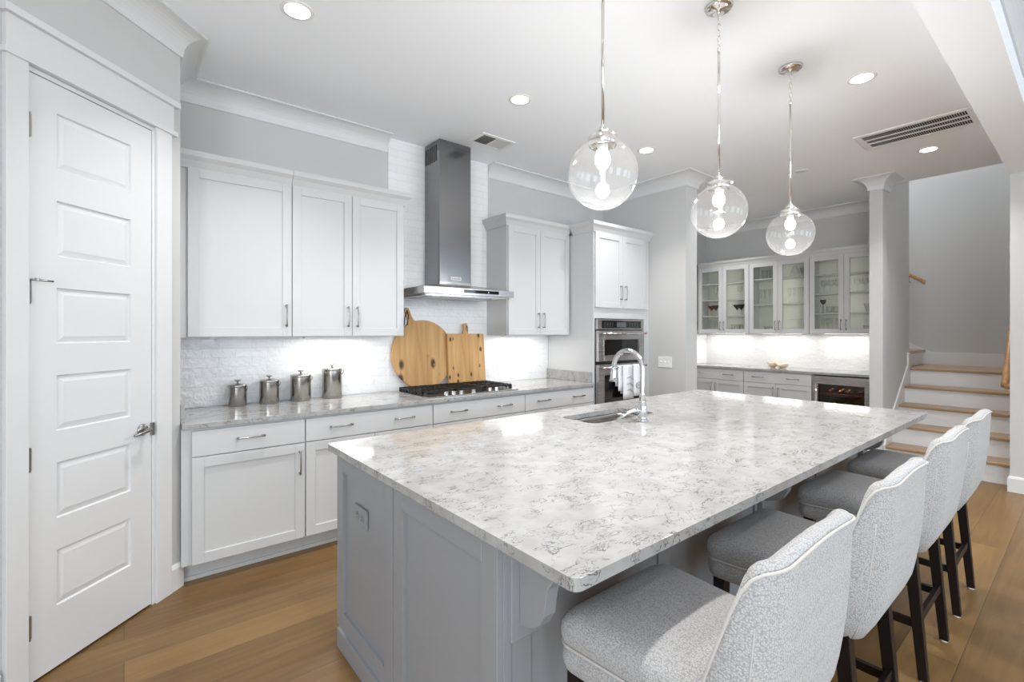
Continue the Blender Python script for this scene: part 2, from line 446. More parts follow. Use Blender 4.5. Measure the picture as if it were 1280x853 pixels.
def slab_with_hole(name, outer, inner, z0, z1, mat, parent=None):
    bm = bmesh.new(); loops = {}
    for z in (z0, z1):
        es = []
        for ring in (outer, inner) if inner else (outer,):
            vs = [bm.verts.new((p[0], p[1], z)) for p in ring]
            loops[(z, id(ring))] = vs
            es += [bm.edges.new((vs[i], vs[(i + 1) % len(vs)])) for i in range(len(vs))]
        bmesh.ops.triangle_fill(bm, use_beauty=True, edges=es)
    for ring in (outer, inner) if inner else (outer,):
        a = loops[(z0, id(ring))]; b = loops[(z1, id(ring))]
        for i in range(len(a)): bm.faces.new((a[i], a[(i + 1) % len(a)], b[(i + 1) % len(a)], b[i]))
    bmesh.ops.recalc_face_normals(bm, faces=bm.faces)
    me = bpy.data.meshes.new(name); bm.to_mesh(me); bm.free(); me.materials.append(mat)
    o = bpy.data.objects.new(name, me); COL.objects.link(o)
    if parent: o.parent = parent
    b = o.modifiers.new('bevel', 'BEVEL'); b.width = .003; b.segments = 2; b.limit_method = 'ANGLE'; b.angle_limit = math.radians(50)
    return o

# ------------------------------------------------------------------ the setting
YW = 3.87          # back wall
ZC = 3.10          # ceiling
XW = 4.60          # wing wall beside the oven
XBK = 7.42         # wall behind the bar
R2 = math.sqrt(2)
struct(MB().box(-3, 8.6, -5, 4.4, -.1, 0).build('floor', FLOOR))
c = MB().box(-2.7, 6.77, .3, 4.4, ZC, ZC + .12).box(6.77, 7.5, 1.5, 4.4, ZC, ZC + .12).box(-2.7, 8.6, -4.8, .3, ZC, ZC + .12)
struct(c.build('ceiling', CEIL))
struct(MB().box(.2, 4.82, YW, YW + .1, 0, ZC).build('wall_back', WALL))
struct(MB().box(XW, 4.82, 2.75, YW + .3, 0, ZC).build('wall_wing', WALL))
struct(MB().box(4.7, XBK + .1, 4.06, 4.16, 0, ZC).build('wall_bar_side', WALL))
struct(MB().box(XBK, XBK + .06, 1.59, 4.10, 0, ZC).build('wall_bar', WALL))
struct(MB().box(6.35, XBK + .06, 1.47, 1.59, 0, ZC).build('wall_stair_partition', WALL))
struct(MB().box(XBK - .0, XBK + .06, 1.47, 4.2, ZC, 5.5).box(6.75, XBK, 1.47, 1.59, ZC, 5.5).build('wall_stair_inner', WALL))
struct(MB().box(8.42, 8.52, .2, 4.3, 0, 5.5).build('wall_stair_back', WALL))
struct(MB().box(6.135, 8.5, .29, .50, 0, 5.5).build('wall_stair_right', WALL))
struct(MB().box(XBK, 8.5, 4.2, 4.3, 0, 5.5).build('wall_stairwell_side', WALL))
struct(MB().box(6.7, 6.77, .3, 1.6, ZC + .12, 5.5).build('wall_stairwell_header', WALL))
struct(MB().box(6.6, 8.6, .2, 4.3, 5.5, 5.6).build('ceiling_stairwell', CEIL))
struct(MB().box(-2.6, 6.135, .29, .50, 2.83, ZC).build('trim_beam', CEIL))
# pantry diagonal wall with its door opening, and the return wall
C0 = 3.01
dg = thing('wall_pantry', 'grey diagonal wall around the pantry door', 'wall', (0, 0, 0))
bpy.data.objects.remove(dg)
def diag(s, p): return ((s - p) / R2, (s + p) / R2)   # s along the wall, p into the wall
P0 = C0 / R2
SC = (.245 + 3.255) / R2
def dbox(mb, s0, s1, p0, p1, z0, z1):
    q = [diag(s0, p0), diag(s1, p0), diag(s1, p1), diag(s0, p1)]
    return mb.hexa([(*a, z0) for a in q], [(*a, z1) for a in q])
D0, D1, DZ = 1.700, 2.284, 2.478
w = MB()
dbox(w, -1.35, D0 - .02, P0, P0 + .1, 0, ZC); dbox(w, D1 + .02, SC, P0, P0 + .1, 0, ZC); dbox(w, D0 - .02, D1 + .02, P0, P0 + .1, DZ + .02, ZC)
struct(w.build('wall_pantry', WALL))
struct(MB().box(.145, .245, 3.255, YW + .05, 0, ZC).build('wall_pantry_return', WALL))
# rear room (behind the camera): walls with window openings
def wall_y(y0, y1, x0, x1, holes):
    m = MB(); xs = x0
    for hx, hw, hz0, hz1 in sorted(holes):
        m.box(xs, hx - hw / 2, y0, y1, 0, ZC); m.box(hx - hw / 2, hx + hw / 2, y0, y1, 0, hz0); m.box(hx - hw / 2, hx + hw / 2, y0, y1, hz1, ZC); xs = hx + hw / 2
    return m.box(xs, x1, y0, y1, 0, ZC)
struct(wall_y(-4.7, -4.6, -2.6, 8.6, [(a, b, .45, 2.65) for a, b in REAR_WINDOWS]).build('wall_rear', WALL))
struct(MB().box(-2.6, -2.5, -4.7, -3.4, 0, ZC).box(-2.6, -2.5, -1.0, 1.0, 0, ZC).box(-2.6, -2.5, -3.4, -1.0, 0, .4).box(-2.6, -2.5, -3.4, -1.0, 2.6, ZC).build('wall_left', WALL))
struct(MB().box(8.5, 8.6, -4.7, .3, 0, ZC).build('wall_right', WALL))
for i, (a, b) in enumerate(REAR_WINDOWS):
    m = MB()
    for x0, x1, z0, z1 in ((a - b / 2, a - b / 2 + .05, .45, 2.65), (a + b / 2 - .05, a + b / 2, .45, 2.65), (a - b / 2, a + b / 2, .45, .5), (a - b / 2, a + b / 2, 2.6, 2.65), (a - .02, a + .02, .5, 2.6), (a - b / 2, a + b / 2, 1.53, 1.57)):
        m.box(x0, x1, -4.62, -4.58, z0, z1)
    struct(m.build('window_%d' % (i + 1), TRIM))

# crown mouldings, baseboards
CROWN = [(0, 0), (0, -.13), (.010, -.13), (.014, -.120)] + [(.014 + .106 * (1 - math.cos(PI / 2 * k / 8)) , -.120 + .108 * math.sin(PI / 2 * k / 8)) for k in range(1, 9)] + [(.126, -.010), (.126, 0)]
def crown(name, path): return struct(MB().sweep(path, CROWN, ZC).build(name, TRIM))
crown('trim_1', [diag(-1.3, P0), (.245, 3.255), (.245, YW), (1.76, YW)])
crown('trim_2', [(2.83, YW), (XW, YW), (XW, 2.75), (4.82, 2.75), (4.82, 4.06), (XBK, 4.06), (XBK, 1.59), (6.35, 1.59), (6.35, 1.47), (6.62, 1.47)])
crown('trim_3', [(-2.5, .29), (6.135, .29)])
BASE = [(0, 0), (.016, 0), (.016, .12), (.010, .135), (0, .14)]
def baseb(name, path): return struct(MB().sweep(path, BASE, 0).build(name, TRIM))
baseb('baseboard_pantry', [diag(D1 + .113, P0), (.245, 3.255), (.245, 3.29)])
baseb('baseboard_pantry_side', [diag(-1.3, P0), diag(D0 - .10, P0)])
baseb('baseboard_wing', [(XW, 3.2), (XW, 2.75), (4.82, 2.75), (4.82, 4.06)])
baseb('baseboard_partition', [(6.8, 1.59), (6.35, 1.59), (6.35, 1.47), (6.36, 1.47)])
baseb('baseboard_stair', [(6.36, .50), (6.135, .50), (6.135, .29), (6.8, .29)])

# tile fields
struct(MB().box(1.765, 2.825, YW - .012, YW, .90, ZC).box(.246, 1.765, YW - .009, YW, .90, 1.42).box(2.825, 3.655, YW - .009, YW, .90, 1.42).build('wall_back_tile', TILEX))
struct(MB().box(XBK - .009, XBK, 1.60, 4.05, .90, 1.45).build('wall_bar_tile', TILEY))
struct(MB().box(4.82, XBK - .01, 4.051, 4.06, .9, 1.45).build('wall_bar_side_tile', TILEX))

# ------------------------------------------------------------------ pantry door
d = thing('door_1', 'white six-panel pantry door with nickel lever in the diagonal wall', 'door', (*diag(D0, P0 - .004), 0), PI / 4)
d['kind'] = 'structure'
DW = D1 - D0
lf = MB()
px0, px1 = .112, .462
rows = [(2.354 - .370 * i, 2.118 - .370 * i) for i in range(6)]
zs = []
zprev = .016
# leaf as a frame of rails and stiles with sunk, chamfered panels
lf.box(.003, px0, 0, .035, .012, DZ - .004); lf.box(px1, DW - .003, 0, .035, .012, DZ - .004)
edges = [.012] + [q for r in reversed(rows) for q in (r[1], r[0])] + [DZ - .004]
for i in range(0, len(edges), 2): lf.box(px0, px1, 0, .035, edges[i], edges[i + 1])
for zt, zb in rows:
    a, b = .010, .030
    o = [(px0, 0, zb), (px1, 0, zb), (px1, 0, zt), (px0, 0, zt)]
    i1 = [(px0 + .004, a, zb + .004), (px1 - .004, a, zb + .004), (px1 - .004, a, zt - .004), (px0 + .004, a, zt - .004)]
    i2 = [(px0 + b, .003, zb + b), (px1 - b, .003, zb + b), (px1 - b, .003, zt - b), (px0 + b, .003, zt - b)]
    vs = o + i1 + i2
    fs = [(k, (k + 1) % 4, (k + 1) % 4 + 4, k + 4) for k in range(4)] + [(k + 4, (k + 1) % 4 + 4, (k + 1) % 4 + 8, k + 8) for k in range(4)] + [(8, 9, 10, 11)]
    lf.add(vs, fs)
leaf = lf.build('door_leaf', TRIM, d)
for i, z in enumerate((2.26, 1.59, .913, .238)):
    h = MB(); h.cyl((.0, -.006, z - .05), .0065, .10, 10); h.box(-.012, .012, -.004, -.001, z - .045, z + .045)
    if i == 1:   # hinge pin door stop
        h.tube([(0, -.012, z + .048), (.03, -.03, z + .047), (.062, -.045, z + .045)], .004); h.cyl((.012, -.03, z + .044), .008, .01, 8)
    h.build('hinge', NICKEL, d)
k = MB(); k.lathe([(.0001, -.010), (.026, -.010), (.030, -.004), (.031, 0)], 20, (DW - .058, 0, .927), True, 1)
k.tube([(DW - .058, -.008, .927), (DW - .058, -.045, .927)], .010)
k.tube([(DW - .050, -.045, .927), (DW - .075, -.047, .926), (DW - .11, -.046, .920), (DW - .145, -.043, .915)], [.011, .010, .008, .007])
k.box(DW - .012, DW + .004, -.012, .002, .89, .955)
k.build('handle', NICKEL, d)
# casing, jamb and header
t = MB()
dbox(t, D0 - .085, D0 - .006, P0 - .020, P0 + .001, 0, DZ + .03)
dbox(t, D1 + .016, D1 + .112, P0 - .020, P0 + .001, 0, DZ + .03)
dbox(t, D0 - .006, D0 - .0005, P0 - .008, P0 + .09, 0, DZ); dbox(t, D1 + .0005, D1 + .016, P0 - .006, P0 + .09, 0, DZ)
dbox(t, D0 - .02, D1 + .016, P0 - .006, P0 + .09, DZ, DZ + .02)
dbox(t, D0 - .095, D1 + .145, P0 - .030, P0 + .001, DZ + .022, DZ + .046)
dbox(t, D0 - .085, D1 + .125, P0 - .022, P0 + .001, DZ + .046, DZ + .178)
dbox(t, D0 - .10, D1 + .15, P0 - .040, P0 + .001, DZ + .178, DZ + .208)
struct(t.build('trim_door_casing', TRIM, None, .002))
st = MB(); dbox(st, D0 - .02, D1 + .016, P0 + .037, P0 + .05, 0, DZ)
struct(st.build('trim_door_stop', TRIM))

# ------------------------------------------------------------------ cabinets
def shaker(name, x0, x1, z0, z1, parent, y=-.02, stile=.058, mat=None, th=.02):
    m = MB(); mat = mat or CAB
    a0, a1, b0, b1 = x0 + stile, x1 - stile, z0 + stile, z1 - stile
    m.box(x0, a0, y, y + th, z0, z1); m.box(a1, x1, y, y + th, z0, z1); m.box(a0, a1, y, y + th, z0, b0); m.box(a0, a1, y, y + th, b1, z1)
    m.box(a0 - .002, a1 + .002, y + .010, y + th - .002, b0 - .002, b1 + .002)
    return m.build(name, mat, parent, .0012, 1)
def pull(parent, x, z, vertical, L=.15, y=-.02):
    m = MB(); h = L / 2
    pts = []
    for i in range(9):
        t = -1 + 2 * i / 8; out = .022 + .010 * (1 - t * t)
        pts.append((x, y - out, z + h * t) if vertical else (x + h * t, y - out, z))
    m.tube(pts, [.0065 if i in (0, 8) else .0045 for i in range(9)], 8)
    for sg in (-1, 1):
        q = (x, y, z + sg * (h - .008)) if vertical else (x + sg * (h - .008), y, z)
        m.tube([q, (q[0], y - .024, q[2])], .006, 8)
    return m.build('handle', NICKEL, parent)
def base_cabinet(label, x0, w, doors, pulls, loc, rz, depth=.63, filler=0, group=None):
    c = thing('base_cabinet', label, 'cabinet', loc, rz, group)
    b = MB(); f = .0
    b.box(-filler, w, .001, depth, .115, .882); b.box(-filler, w, .085, depth, 0, .115); b.box(-filler, w, .072, .085, 0, .022)
    b.build('carcass', CAB, c)
    dr = MB().box(.003, w - .003, -.02, 0, .724, .868).build('drawer', CAB, c, .002)
    for p in pulls: pull(dr, p, .802, False)
    if doors == 1:
        o = shaker('door', .003, w - .003, .118, .718, c); pull(o, w - .035, .60, True)
    else:
        o = shaker('door', .003, w / 2 - .0015, .118, .718, c); pull(o, w / 2 - .032, .60, True)
        o = shaker('door', w / 2 + .0015, w - .003, .118, .718, c); pull(o, w / 2 + .032, .60, True)
    return c
YB = 3.215
base_cabinet('white base cabinet beside the pantry wall, under the two smallest canisters', 0, .607, 1, [.295], (.291, YB, 0), 0, filler=.045)
base_cabinet('white base cabinet under the two largest canisters', 0, .924, 2, [.225, .685], (.900, YB, 0), 0)
base_cabinet('white base cabinet directly under the gas cooktop', 0, .924, 2, [.225, .685], (1.826, YB, 0), 0)
base_cabinet('white base cabinet between the cooktop and the oven tower', 0, .898, 2, [.215, .675], (2.752, YB, 0), 0)

def cornice(path): return MB().sweep(path, [(0, 0), (0, .02), (.012, .02), (.016, .03), (.030, .052), (.048, .066), (.052, .072), (.052, .090), (0, .090)], 0)
def upper_cabinet(label, w, splits, hx, loc, rz, z0, z1, depth, cpath, filler=0, hz=.145, fillr=0):
    c = thing('upper_cabinet', label, 'cabinet', loc, rz)
    b = MB().box(-filler, w + fillr, .001, depth, 0, z1 - z0 + .02)
    b.build('carcass', CAB, c)
    for (a, e), h in zip(splits, hx):
        o = shaker('door', a + .002, e - .002, .004, z1 - z0, c); pull(o, h, hz, True)
    m = MB().sweep(cpath, [(0, -.004), (.012, -.004), (.016, .006), (.034, .040), (.050, .056), (.056, .062), (.056, .094), (0, .094)], z1 - z0)
    m.box(cpath[0][0] if False else -filler, w + fillr, .0, depth, z1 - z0 + .0, z1 - z0 + .09)
    m.build('cornice', CAB, c)
    return c
YU = 3.535
ZU0, ZU1 = 1.392, 2.440
DU = YW - YU - .014
upper_cabinet('white single-door wall cabinet in the corner beside the pantry wall', .600, [(0, .600)], [.562], (.300, YU, ZU0), 0, ZU0, ZU1, DU, [(-.05, 0), (.600, 0)], filler=.05)
upper_cabinet('white double-door wall cabinet just beside the range hood, above the largest canister', .840, [(0, .420), (.420, .840)], [.385, .455], (.902, YU, ZU0), 0, ZU0, ZU1, DU, [(0, 0), (.846, 0), (.846, DU)], fillr=.006)
upper_cabinet('white double-door wall cabinet between the range hood and the oven tower', .822, [(0, .411), (.411, .822)], [.376, .446], (2.816, YU, ZU0), 0, ZU0, ZU1, DU, [(-.006, DU), (-.006, 0), (.822, 0)], filler=.006)

# oven tower
YT = 3.20
tw = thing('oven_tower_cabinet', 'tall white cabinet housing the double oven next to the grey wing wall', 'cabinet', (3.655, YT, 0))
TWW = XW - 3.655 - .004
m = MB()
m.box(0, .018, 0, YW - YT - .012, .0, 2.46); m.box(TWW - .10, TWW, 0, YW - YT - .012, 0, 2.46)
m.box(.018, TWW - .10, 0, .02, 1.562, 1.67); m.box(.018, TWW - .10, .0, YW - YT - .012, 1.67, 2.46); m.box(.018, TWW - .10, 0, .02, .10, .35)
m.box(.018, TWW - .1, YW - YT - .03, YW - YT - .012, 0, 2.4)
m.build('carcass', CAB, tw)
for a, e, h in ((.012, .442, .405), (.445, .875, .482)):
    o = shaker('door', a, e, 1.672, 2.436, tw); pull(o, h, 1.835, True)
m = MB().sweep([(-.001, .275), (-.001, 0), (TWW, 0), ], [(0, -.004), (.012, -.004), (.016, .006), (.034, .040), (.050, .056), (.056, .062), (.056, .094), (0, .094)], 2.440)
m.box(0, TWW, 0, YW - YT - .02, 2.44, 2.53)
m.build('cornice', CAB, tw)

# double oven: microwave above, oven below
ov = thing('double_wall_oven', 'stainless double wall oven with black glass, built into the white tower', 'oven', (3.675, YT, 0))
OWD = .775
MB().box(0, OWD, -.004, .5, .36, 1.556).build('body', BLACK, ov)
cp = MB().box(.004, OWD - .004, -.030, -.004, 1.447, 1.553).build('control_panel', STEEL, ov, .003)
MB().box(.07, OWD - .05, -.0315, -.030, 1.462, 1.540).build('touch_panel', BLACKGLASS, cp)
MB().box(.31, .46, -.0322, -.0315, 1.472, 1.525).build('display', SCREEN, cp)
for i in range(4):
    for j in range(3):
        for kx in (.11 + .04 * i, .52 + .045 * i): MB().box(kx, kx + .019, -.0320, -.0315, 1.476 + .018 * j, 1.482 + .018 * j).build('touch_key', SCREEN, cp)
def oven_door(z0, z1, wx0, wx1, wz0, wz1):
    m = MB(); y0, y1 = -.042, -.004
    m.box(.006, wx0, y0, y1, z0, z1); m.box(wx1, OWD - .006, y0, y1, z0, z1); m.box(wx0, wx1, y0, y1, z0, wz0); m.box(wx0, wx1, y0, y1, wz1, z1)
    dd = m.build('door', STEEL, ov, .003)
    MB().box(wx0, wx1, y0 + .006, y1, wz0, wz1).build('window', BLACKGLASS, dd)
    fr = MB()
    for a in (0,):
        fr.box(wx0 - .012, wx0, y0 - .002, y0 + .006, wz0 - .012, wz1 + .012); fr.box(wx1, wx1 + .012, y0 - .002, y0 + .006, wz0 - .012, wz1 + .012)
        fr.box(wx0, wx1, y0 - .002, y0 + .006, wz0 - .012, wz0); fr.box(wx0, wx1, y0 - .002, y0 + .006, wz1, wz1 + .012)
    fr.build('window_rim', STEEL, dd)
    h = MB(); hz = z1 - .030
    h.tube([(.03, -.088, hz), (OWD - .03, -.088, hz)], .0125, 12)
    for x in (.055, OWD - .055): h.tube([(x, y0, hz), (x, -.088, hz)], .011, 10)
    hd = h.build('handle', CHROME, dd)
    for x in (.058, OWD - .058): MB().lathe([(.0001, -.106), (.007, -.106), (.007, -.100)], 12, (x, 0, hz), False, 1).build('medallion', RED, hd)
    return hz
oven_door(1.125, 1.438, .10, OWD - .10, 1.185, 1.345)
hz2 = oven_door(.40, 1.092, .10, OWD - .07, .50, .985)

# three tea towels over the lower handle
def towel(x, w, front, back, label, prints):
    t = thing('tea_towel', label, 'towel', (3.675 + x, YT, 0))
    m = MB(); cy_, cz = -.088, hz2; r = .0165; prof = []
    prof.append((cy_ - r - .004, cz - front))
    for i in range(5): prof.append((cy_ - r - .003 * math.sin(i * 1.3), cz - front * (1 - (i + 1) / 6)))
    for i in range(9):
        a = PI - PI * i / 8; prof.append((cy_ + r * math.cos(a), cz + r * math.sin(a)))
    for i in range(4): prof.append((cy_ + r, cz - back * (i + 1) / 4))
    th = .003; out = []
    n = len(prof)
    vs = []; 
    for xx in (0, w):
        for (py, pz) in prof: vs.append((xx, py, pz))
    fs = [(i, i + 1, n + i + 1, n + i) for i in range(n - 1)]
    m.add(vs, fs, True)
    o = m.build('cloth', TOWEL, t)
    s = o.modifiers.new('solid', 'SOLIDIFY'); s.thickness = th; s.offset = 0
    p = MB(); yy = cy_ - r - .009
    prints(p, w, yy, cz)
    if p.v: p.build('printed_motif', TOWELPRINT, t)
    return t
def pr_leaves(p, w, y, cz):
    for j in range(3):
        z = cz - .12 - .065 * j
        p.tube([(w * .30, y, z), (w * .48, y, z + .012), (w * .70, y, z + .006), (w * .92, y, z - .022)], [.002, .0035, .004, .0015], 6)
        p.tube([(w * .48, y, z + .008), (w * .66, y, z + .020), (w * .84, y, z + .014)], [.0015, .003, .001], 6)
def pr_wreath(p, w, y, cz):
    for rx, rz_, th in ((.052, .034, .0028), (.040, .024, .0018)):
        p.tube([(w * .5 + rx * math.cos(a * PI / 12), y, cz - .205 + rz_ * math.sin(a * PI / 12)) for a in range(25)], th, 6)
    p.tube([(w * .5 - .028, y, cz - .205), (w * .5 - .01, y, cz - .196), (w * .5 + .008, y, cz - .208), (w * .5 + .028, y, cz - .202)], .0035, 6)
towel(.246, .07, .245, .20, 'narrow plain white edge of towel hanging behind the leaf-printed towel', lambda *a: None).location.y += .006
towel(.318, .172, .335, .28, 'white tea towel with grey leaf strokes on the lower oven handle', pr_leaves)
towel(.496, .160, .315, .27, 'white tea towel with grey oval wreath on the lower oven handle', pr_wreath)

# kitchen worktop
wt = thing('kitchen_worktop', 'white veined quartz worktop along the tiled back wall', 'worktop', (0, 0, 0))
slab_with_hole('slab', [(.247, 3.185), (3.652, 3.185), (3.652, YW - .013), (.247, YW - .013)], None, .884, .914, QUARTZ, wt)
MB().box(.247, .266, 3.26, YW - .014, .914, 1.018).build('side_splash', QUARTZ, wt, .002)
MB().box(3.632, 3.652, 3.22, YW - .014, .914, 1.018).build('side_splash', QUARTZ, wt, .002)

# ------------------------------------------------------------------ range hood
hx0, hx1, hy0 = 1.803, 2.706, 3.30
hd = thing('range_hood', 'stainless chimney range hood over the gas cooktop', 'range hood', ((hx0 + hx1) / 2, YW - .014, 1.72))
HW = (hx1 - hx0) / 2; HD = YW - .014 - hy0
cx0, cx1, cyf = -.143, .190, -.265
m = MB()
m.box(-HW, HW, -HD, 0, .010, .066)
m.hexa([(-HW, -HD, .066), (HW, -HD, .066), (HW, 0, .066), (-HW, 0, .066)], [(-.20, cyf - .02, .118), (.235, cyf - .02, .118), (.235, 0, .118), (-.20, 0, .118)])
m.build('canopy', STEEL, hd, .003)
m = MB().box(-HW + .03, HW - .03, -HD + .03, -.03, -.004, .010)
un = m.build('underside', STEEL, hd)
fl = MB()
for i in range(2): fl.box(-.34 + .35 * i, -.01 + .35 * i, -HD + .16, -.08, -.007, -.0035)
fl.build('grease_filter', NICKEL, un)
for x in (-.30, .30): MB().cyl((x, -HD + .09, -.008), .025, .004, 16).build('lamp', WHITEPL, un)
MB().box(-.08, .28, -HD - .0025, -HD + .002, .028, .056).build('control_strip', BLACKGLASS, hd)
MB().box(.165, .172, -HD - .0035, -HD - .002, .036, .046).build('indicator', WHITEPL, hd)
ch = MB()
ch.loft([[(x, y, z) for x, y in rrect(cx0, cx1, cyf, 0, .012, 3)] for z in (.112, .64)])
cho = ch.build('lower_chimney', STEELV, hd)
for p in cho.data.polygons: p.use_smooth = False
ch = MB().box(cx0 + .004, cx1 - .004, cyf + .004, 0, .63, ZC - 1.72 - .001)
cup = ch.build('upper_chimney', STEELV, hd, .002)
sl = MB()
for i in range(6): sl.box(cx0 + .002, cx0 + .006, cyf + .05 + i * .036, cyf + .07 + i * .036, 1.20, 1.34)
sl.build('vent_slots', SLOT, cup)
bp = MB().box(-.030, .080, cyf - .004, cyf, .160, .190).build('nameplate', PLATELT, hd, .001)
def text(body, size, loc, rot, mat, parent, name):
    cu = bpy.data.curves.new(name, 'FONT'); cu.body = body; cu.size = size; cu.extrude = .0005; cu.align_x = 'CENTER'; cu.align_y = 'CENTER'
    cu.materials.append(mat)
    tmp = bpy.data.objects.new(name + '_curve', cu); COL.objects.link(tmp)
    bpy.context.view_layer.update()
    me = bpy.data.meshes.new_from_object(tmp.evaluated_get(bpy.context.evaluated_depsgraph_get())); me.name = name
    bpy.data.objects.remove(tmp)
    o = bpy.data.objects.new(name, me); COL.objects.link(o); o.parent = parent; o.location = loc; o.rotation_euler = rot
    return o
text('KitchenAid', .020, (.025, cyf - .0048, .175), (PI / 2, 0, 0), DARKTEXT, bp, 'lettering')
MB().box(cx0 + .002, cx1 - .002, cyf - .001, cyf + .01, .112, .142).build('button_band', NICKEL, hd)
MB().box(-.04, .08, cyf - .003, cyf, .120, .134).build('button_bar', PNICKEL, hd, .002)

# ------------------------------------------------------------------ gas cooktop
ck = thing('gas_cooktop', 'black cast-iron gas cooktop set in the worktop below the hood', 'cooktop', (2.25, 3.49, .9142))
CW, CD = .456, .255
MB().box(-CW, CW, -CD, CD, 0, .008).build('tray', STEEL, ck, .003)
for gx in (-.30, 0, .30):
    g = MB(); hw = .148; hy_ = .205; y0 = -.17; y1 = .235
    for x in (gx - hw + .006, gx + hw - .006): g.box(x - .006, x + .006, y0, y1, .030, .044)
    for y in (y0 + .006, y1 - .006, (y0 + y1) / 2): g.box(gx - hw, gx + hw, y - .006, y + .006, .030, .044)
    for k in range(1, 6): g.box(gx - hw + k * hw / 3 - .004, gx - hw + k * hw / 3 + .004, y0, y1, .032, .046)
    for x in (gx - hw + .006, gx + hw - .006):
        for y in (y0 + .01, y1 - .01, (y0 + y1) / 2): g.box(x - .008, x + .008, y - .008, y + .008, .008, .032)
    for k in range(8):   # fingered outer edge
        yy = y0 + .02 + k * .052
        if gx < 0: g.box(gx - hw - .004, gx - hw + .02, yy - .008, yy + .008, .010, .046)
        if gx > 0: g.box(gx + hw - .02, gx + hw + .004, yy - .008, yy + .008, .010, .046)
    g.build('grate', IRON, ck)
for bx, by in ((-.30, -.07), (-.30, .13), (0, .03), (.30, -.07), (.30, .13)):
    MB().cyl((bx, by, .008), .045, .010, 20).cyl((bx, by, .018), .030, .008, 20).build('burner', IRON, ck)
for kx in (-.26, -.19, -.12, .0, .17, .24):
    MB().lathe([(.021, .008), (.021, .012), (.017, .015), (.016, .034), (.013, .036), (.0001, .036)], 16, (kx, -.215, 0)).build('knob', CHROME, ck)

# ------------------------------------------------------------------ cutting boards leaning on the tile
def round_board():
    t = thing('cutting_board', 'large round wooden cutting board leaning on the tile behind the cooktop', 'cutting board', (2.085, 3.788, .9165))
    t.rotation_euler = (math.radians(-4.5), 0, 0)
    r = .308; th = .022
    m = MB(); a = math.radians(111); hw = .030; dirv = (math.cos(a), math.sin(a)); per = (-dirv[1], dirv[0])
    poly = []; N = 64; half = math.asin((hw + .012) / r)
    a0 = a + half; 
    for i in range(N + 1):
        q = a0 + (2 * PI - 2 * half) * i / N; poly.append((r * math.cos(q), r + r * math.sin(q)))
    def hp(u, v): return (dirv[0] * u + per[0] * v, r + dirv[1] * u + per[1] * v)
    poly += [hp(r + .012, -hw * .95), hp(r + .05, -hw * .72), hp(r + .10, -hw * .8), hp(r + .125, -hw * .7), hp(r + .138, -hw * .3), hp(r + .138, hw * .3), hp(r + .125, hw * .7), hp(r + .10, hw * .8), hp(r + .05, hw * .72), hp(r + .012, hw * .95)]
    m.prism(poly, 1, 0, th)
    o = m.build('board', BOARD1, t, .004)
    q0 = hp(r + .112, 0); c2 = MB()
    q1 = hp(r + .02, .075); q2 = hp(r + .0, .02)
    c2.tube([(q0[0], -.003, q0[1]), ((q0[0] + q1[0]) / 2 - .01, -.006, (q0[1] + q1[1]) / 2 - .01), (q1[0], -.006, q1[1] - .02), (q2[0] - .03, -.005, q2[1] - .02), ((q0[0] + q2[0]) / 2, -.004, (q0[1] + q2[1]) / 2), (q0[0], -.003, q0[1])], .0045, 6)
    c2.build('hanging_cord', CORK, t)
round_board()
def square_board():
    t = thing('cutting_board', 'rectangular knotty wooden cutting board leaning in front of the round board', 'cutting board', (2.522, 3.758, .9165))
    t.rotation_euler = (math.radians(-4.5), 0, 0)
    w, h = .208, .492; m = MB()
    poly = [(-w, .0), (w, .0), (w, h), (.026, h), (.024, h + .02), (.017, h + .05), (.021, h + .085), (.014, h + .10), (-.014, h + .10), (-.021, h + .085), (-.017, h + .05), (-.024, h + .02), (-.026, h), (-w, h)]
    m.prism(poly, 1, 0, .024)
    m.build('board', BOARD2, t, .004)
    MB().tube([(.012, -.002, h + .08), (.020, -.006, h + .05), (.016, -.004, h + .015), (.004, -.003, h + .05), (.012, -.002, h + .08)], .003, 6).build('hanging_cord', CORK, t)
square_board()

# ------------------------------------------------------------------ canisters
for x, y, r, h, lab in ((.612, 3.775, .056, .150, 'smallest of the four steel canisters, nearest the pantry wall'),
                        (.812, 3.77, .064, .170, 'second smallest steel canister, between the smallest and the third'),
                        (1.026, 3.77, .071, .195, 'third steel canister by size, under the seam of the wall cabinets'),
                        (1.258, 3.77, .073, .232, 'tallest of the four steel canisters, nearest the round board')):
    t = thing('canister', lab, 'canister', (x, y, .9142), 0, 'steel canisters on the worktop')
    MB().lathe([(.0001, 0), (r - .002, 0), (r, .004), (r, h - .022)], 40).lathe([(r, h - .022), (r - .004, h - .021), (r - .004, h - .03)], 40).build('body', STEELC, t)
    l2 = MB().lathe([(r - .003, h - .022), (r + .0015, h - .021), (r + .0015, h - .006), (r - .004, h - .002), (r * .5, h + .004), (.0001, h + .005)], 40).build('lid', STEELC, t)
    MB().lathe([(.006, h + .004), (.006, h + .016), (.019, h + .022), (.022, h + .027), (.016, h + .030), (.0001, h + .030)], 24).build('knob', NICKEL, l2)
    q = MB(); q.tube([(r * .80, -r * .62, h - .02), (r * .92, -r * .80, h - .016), (r * .96, -r * .84, h - .03), (r * .80, -r * .62, h - .05)], .0025, 6); q.build('clasp', NICKEL, t)

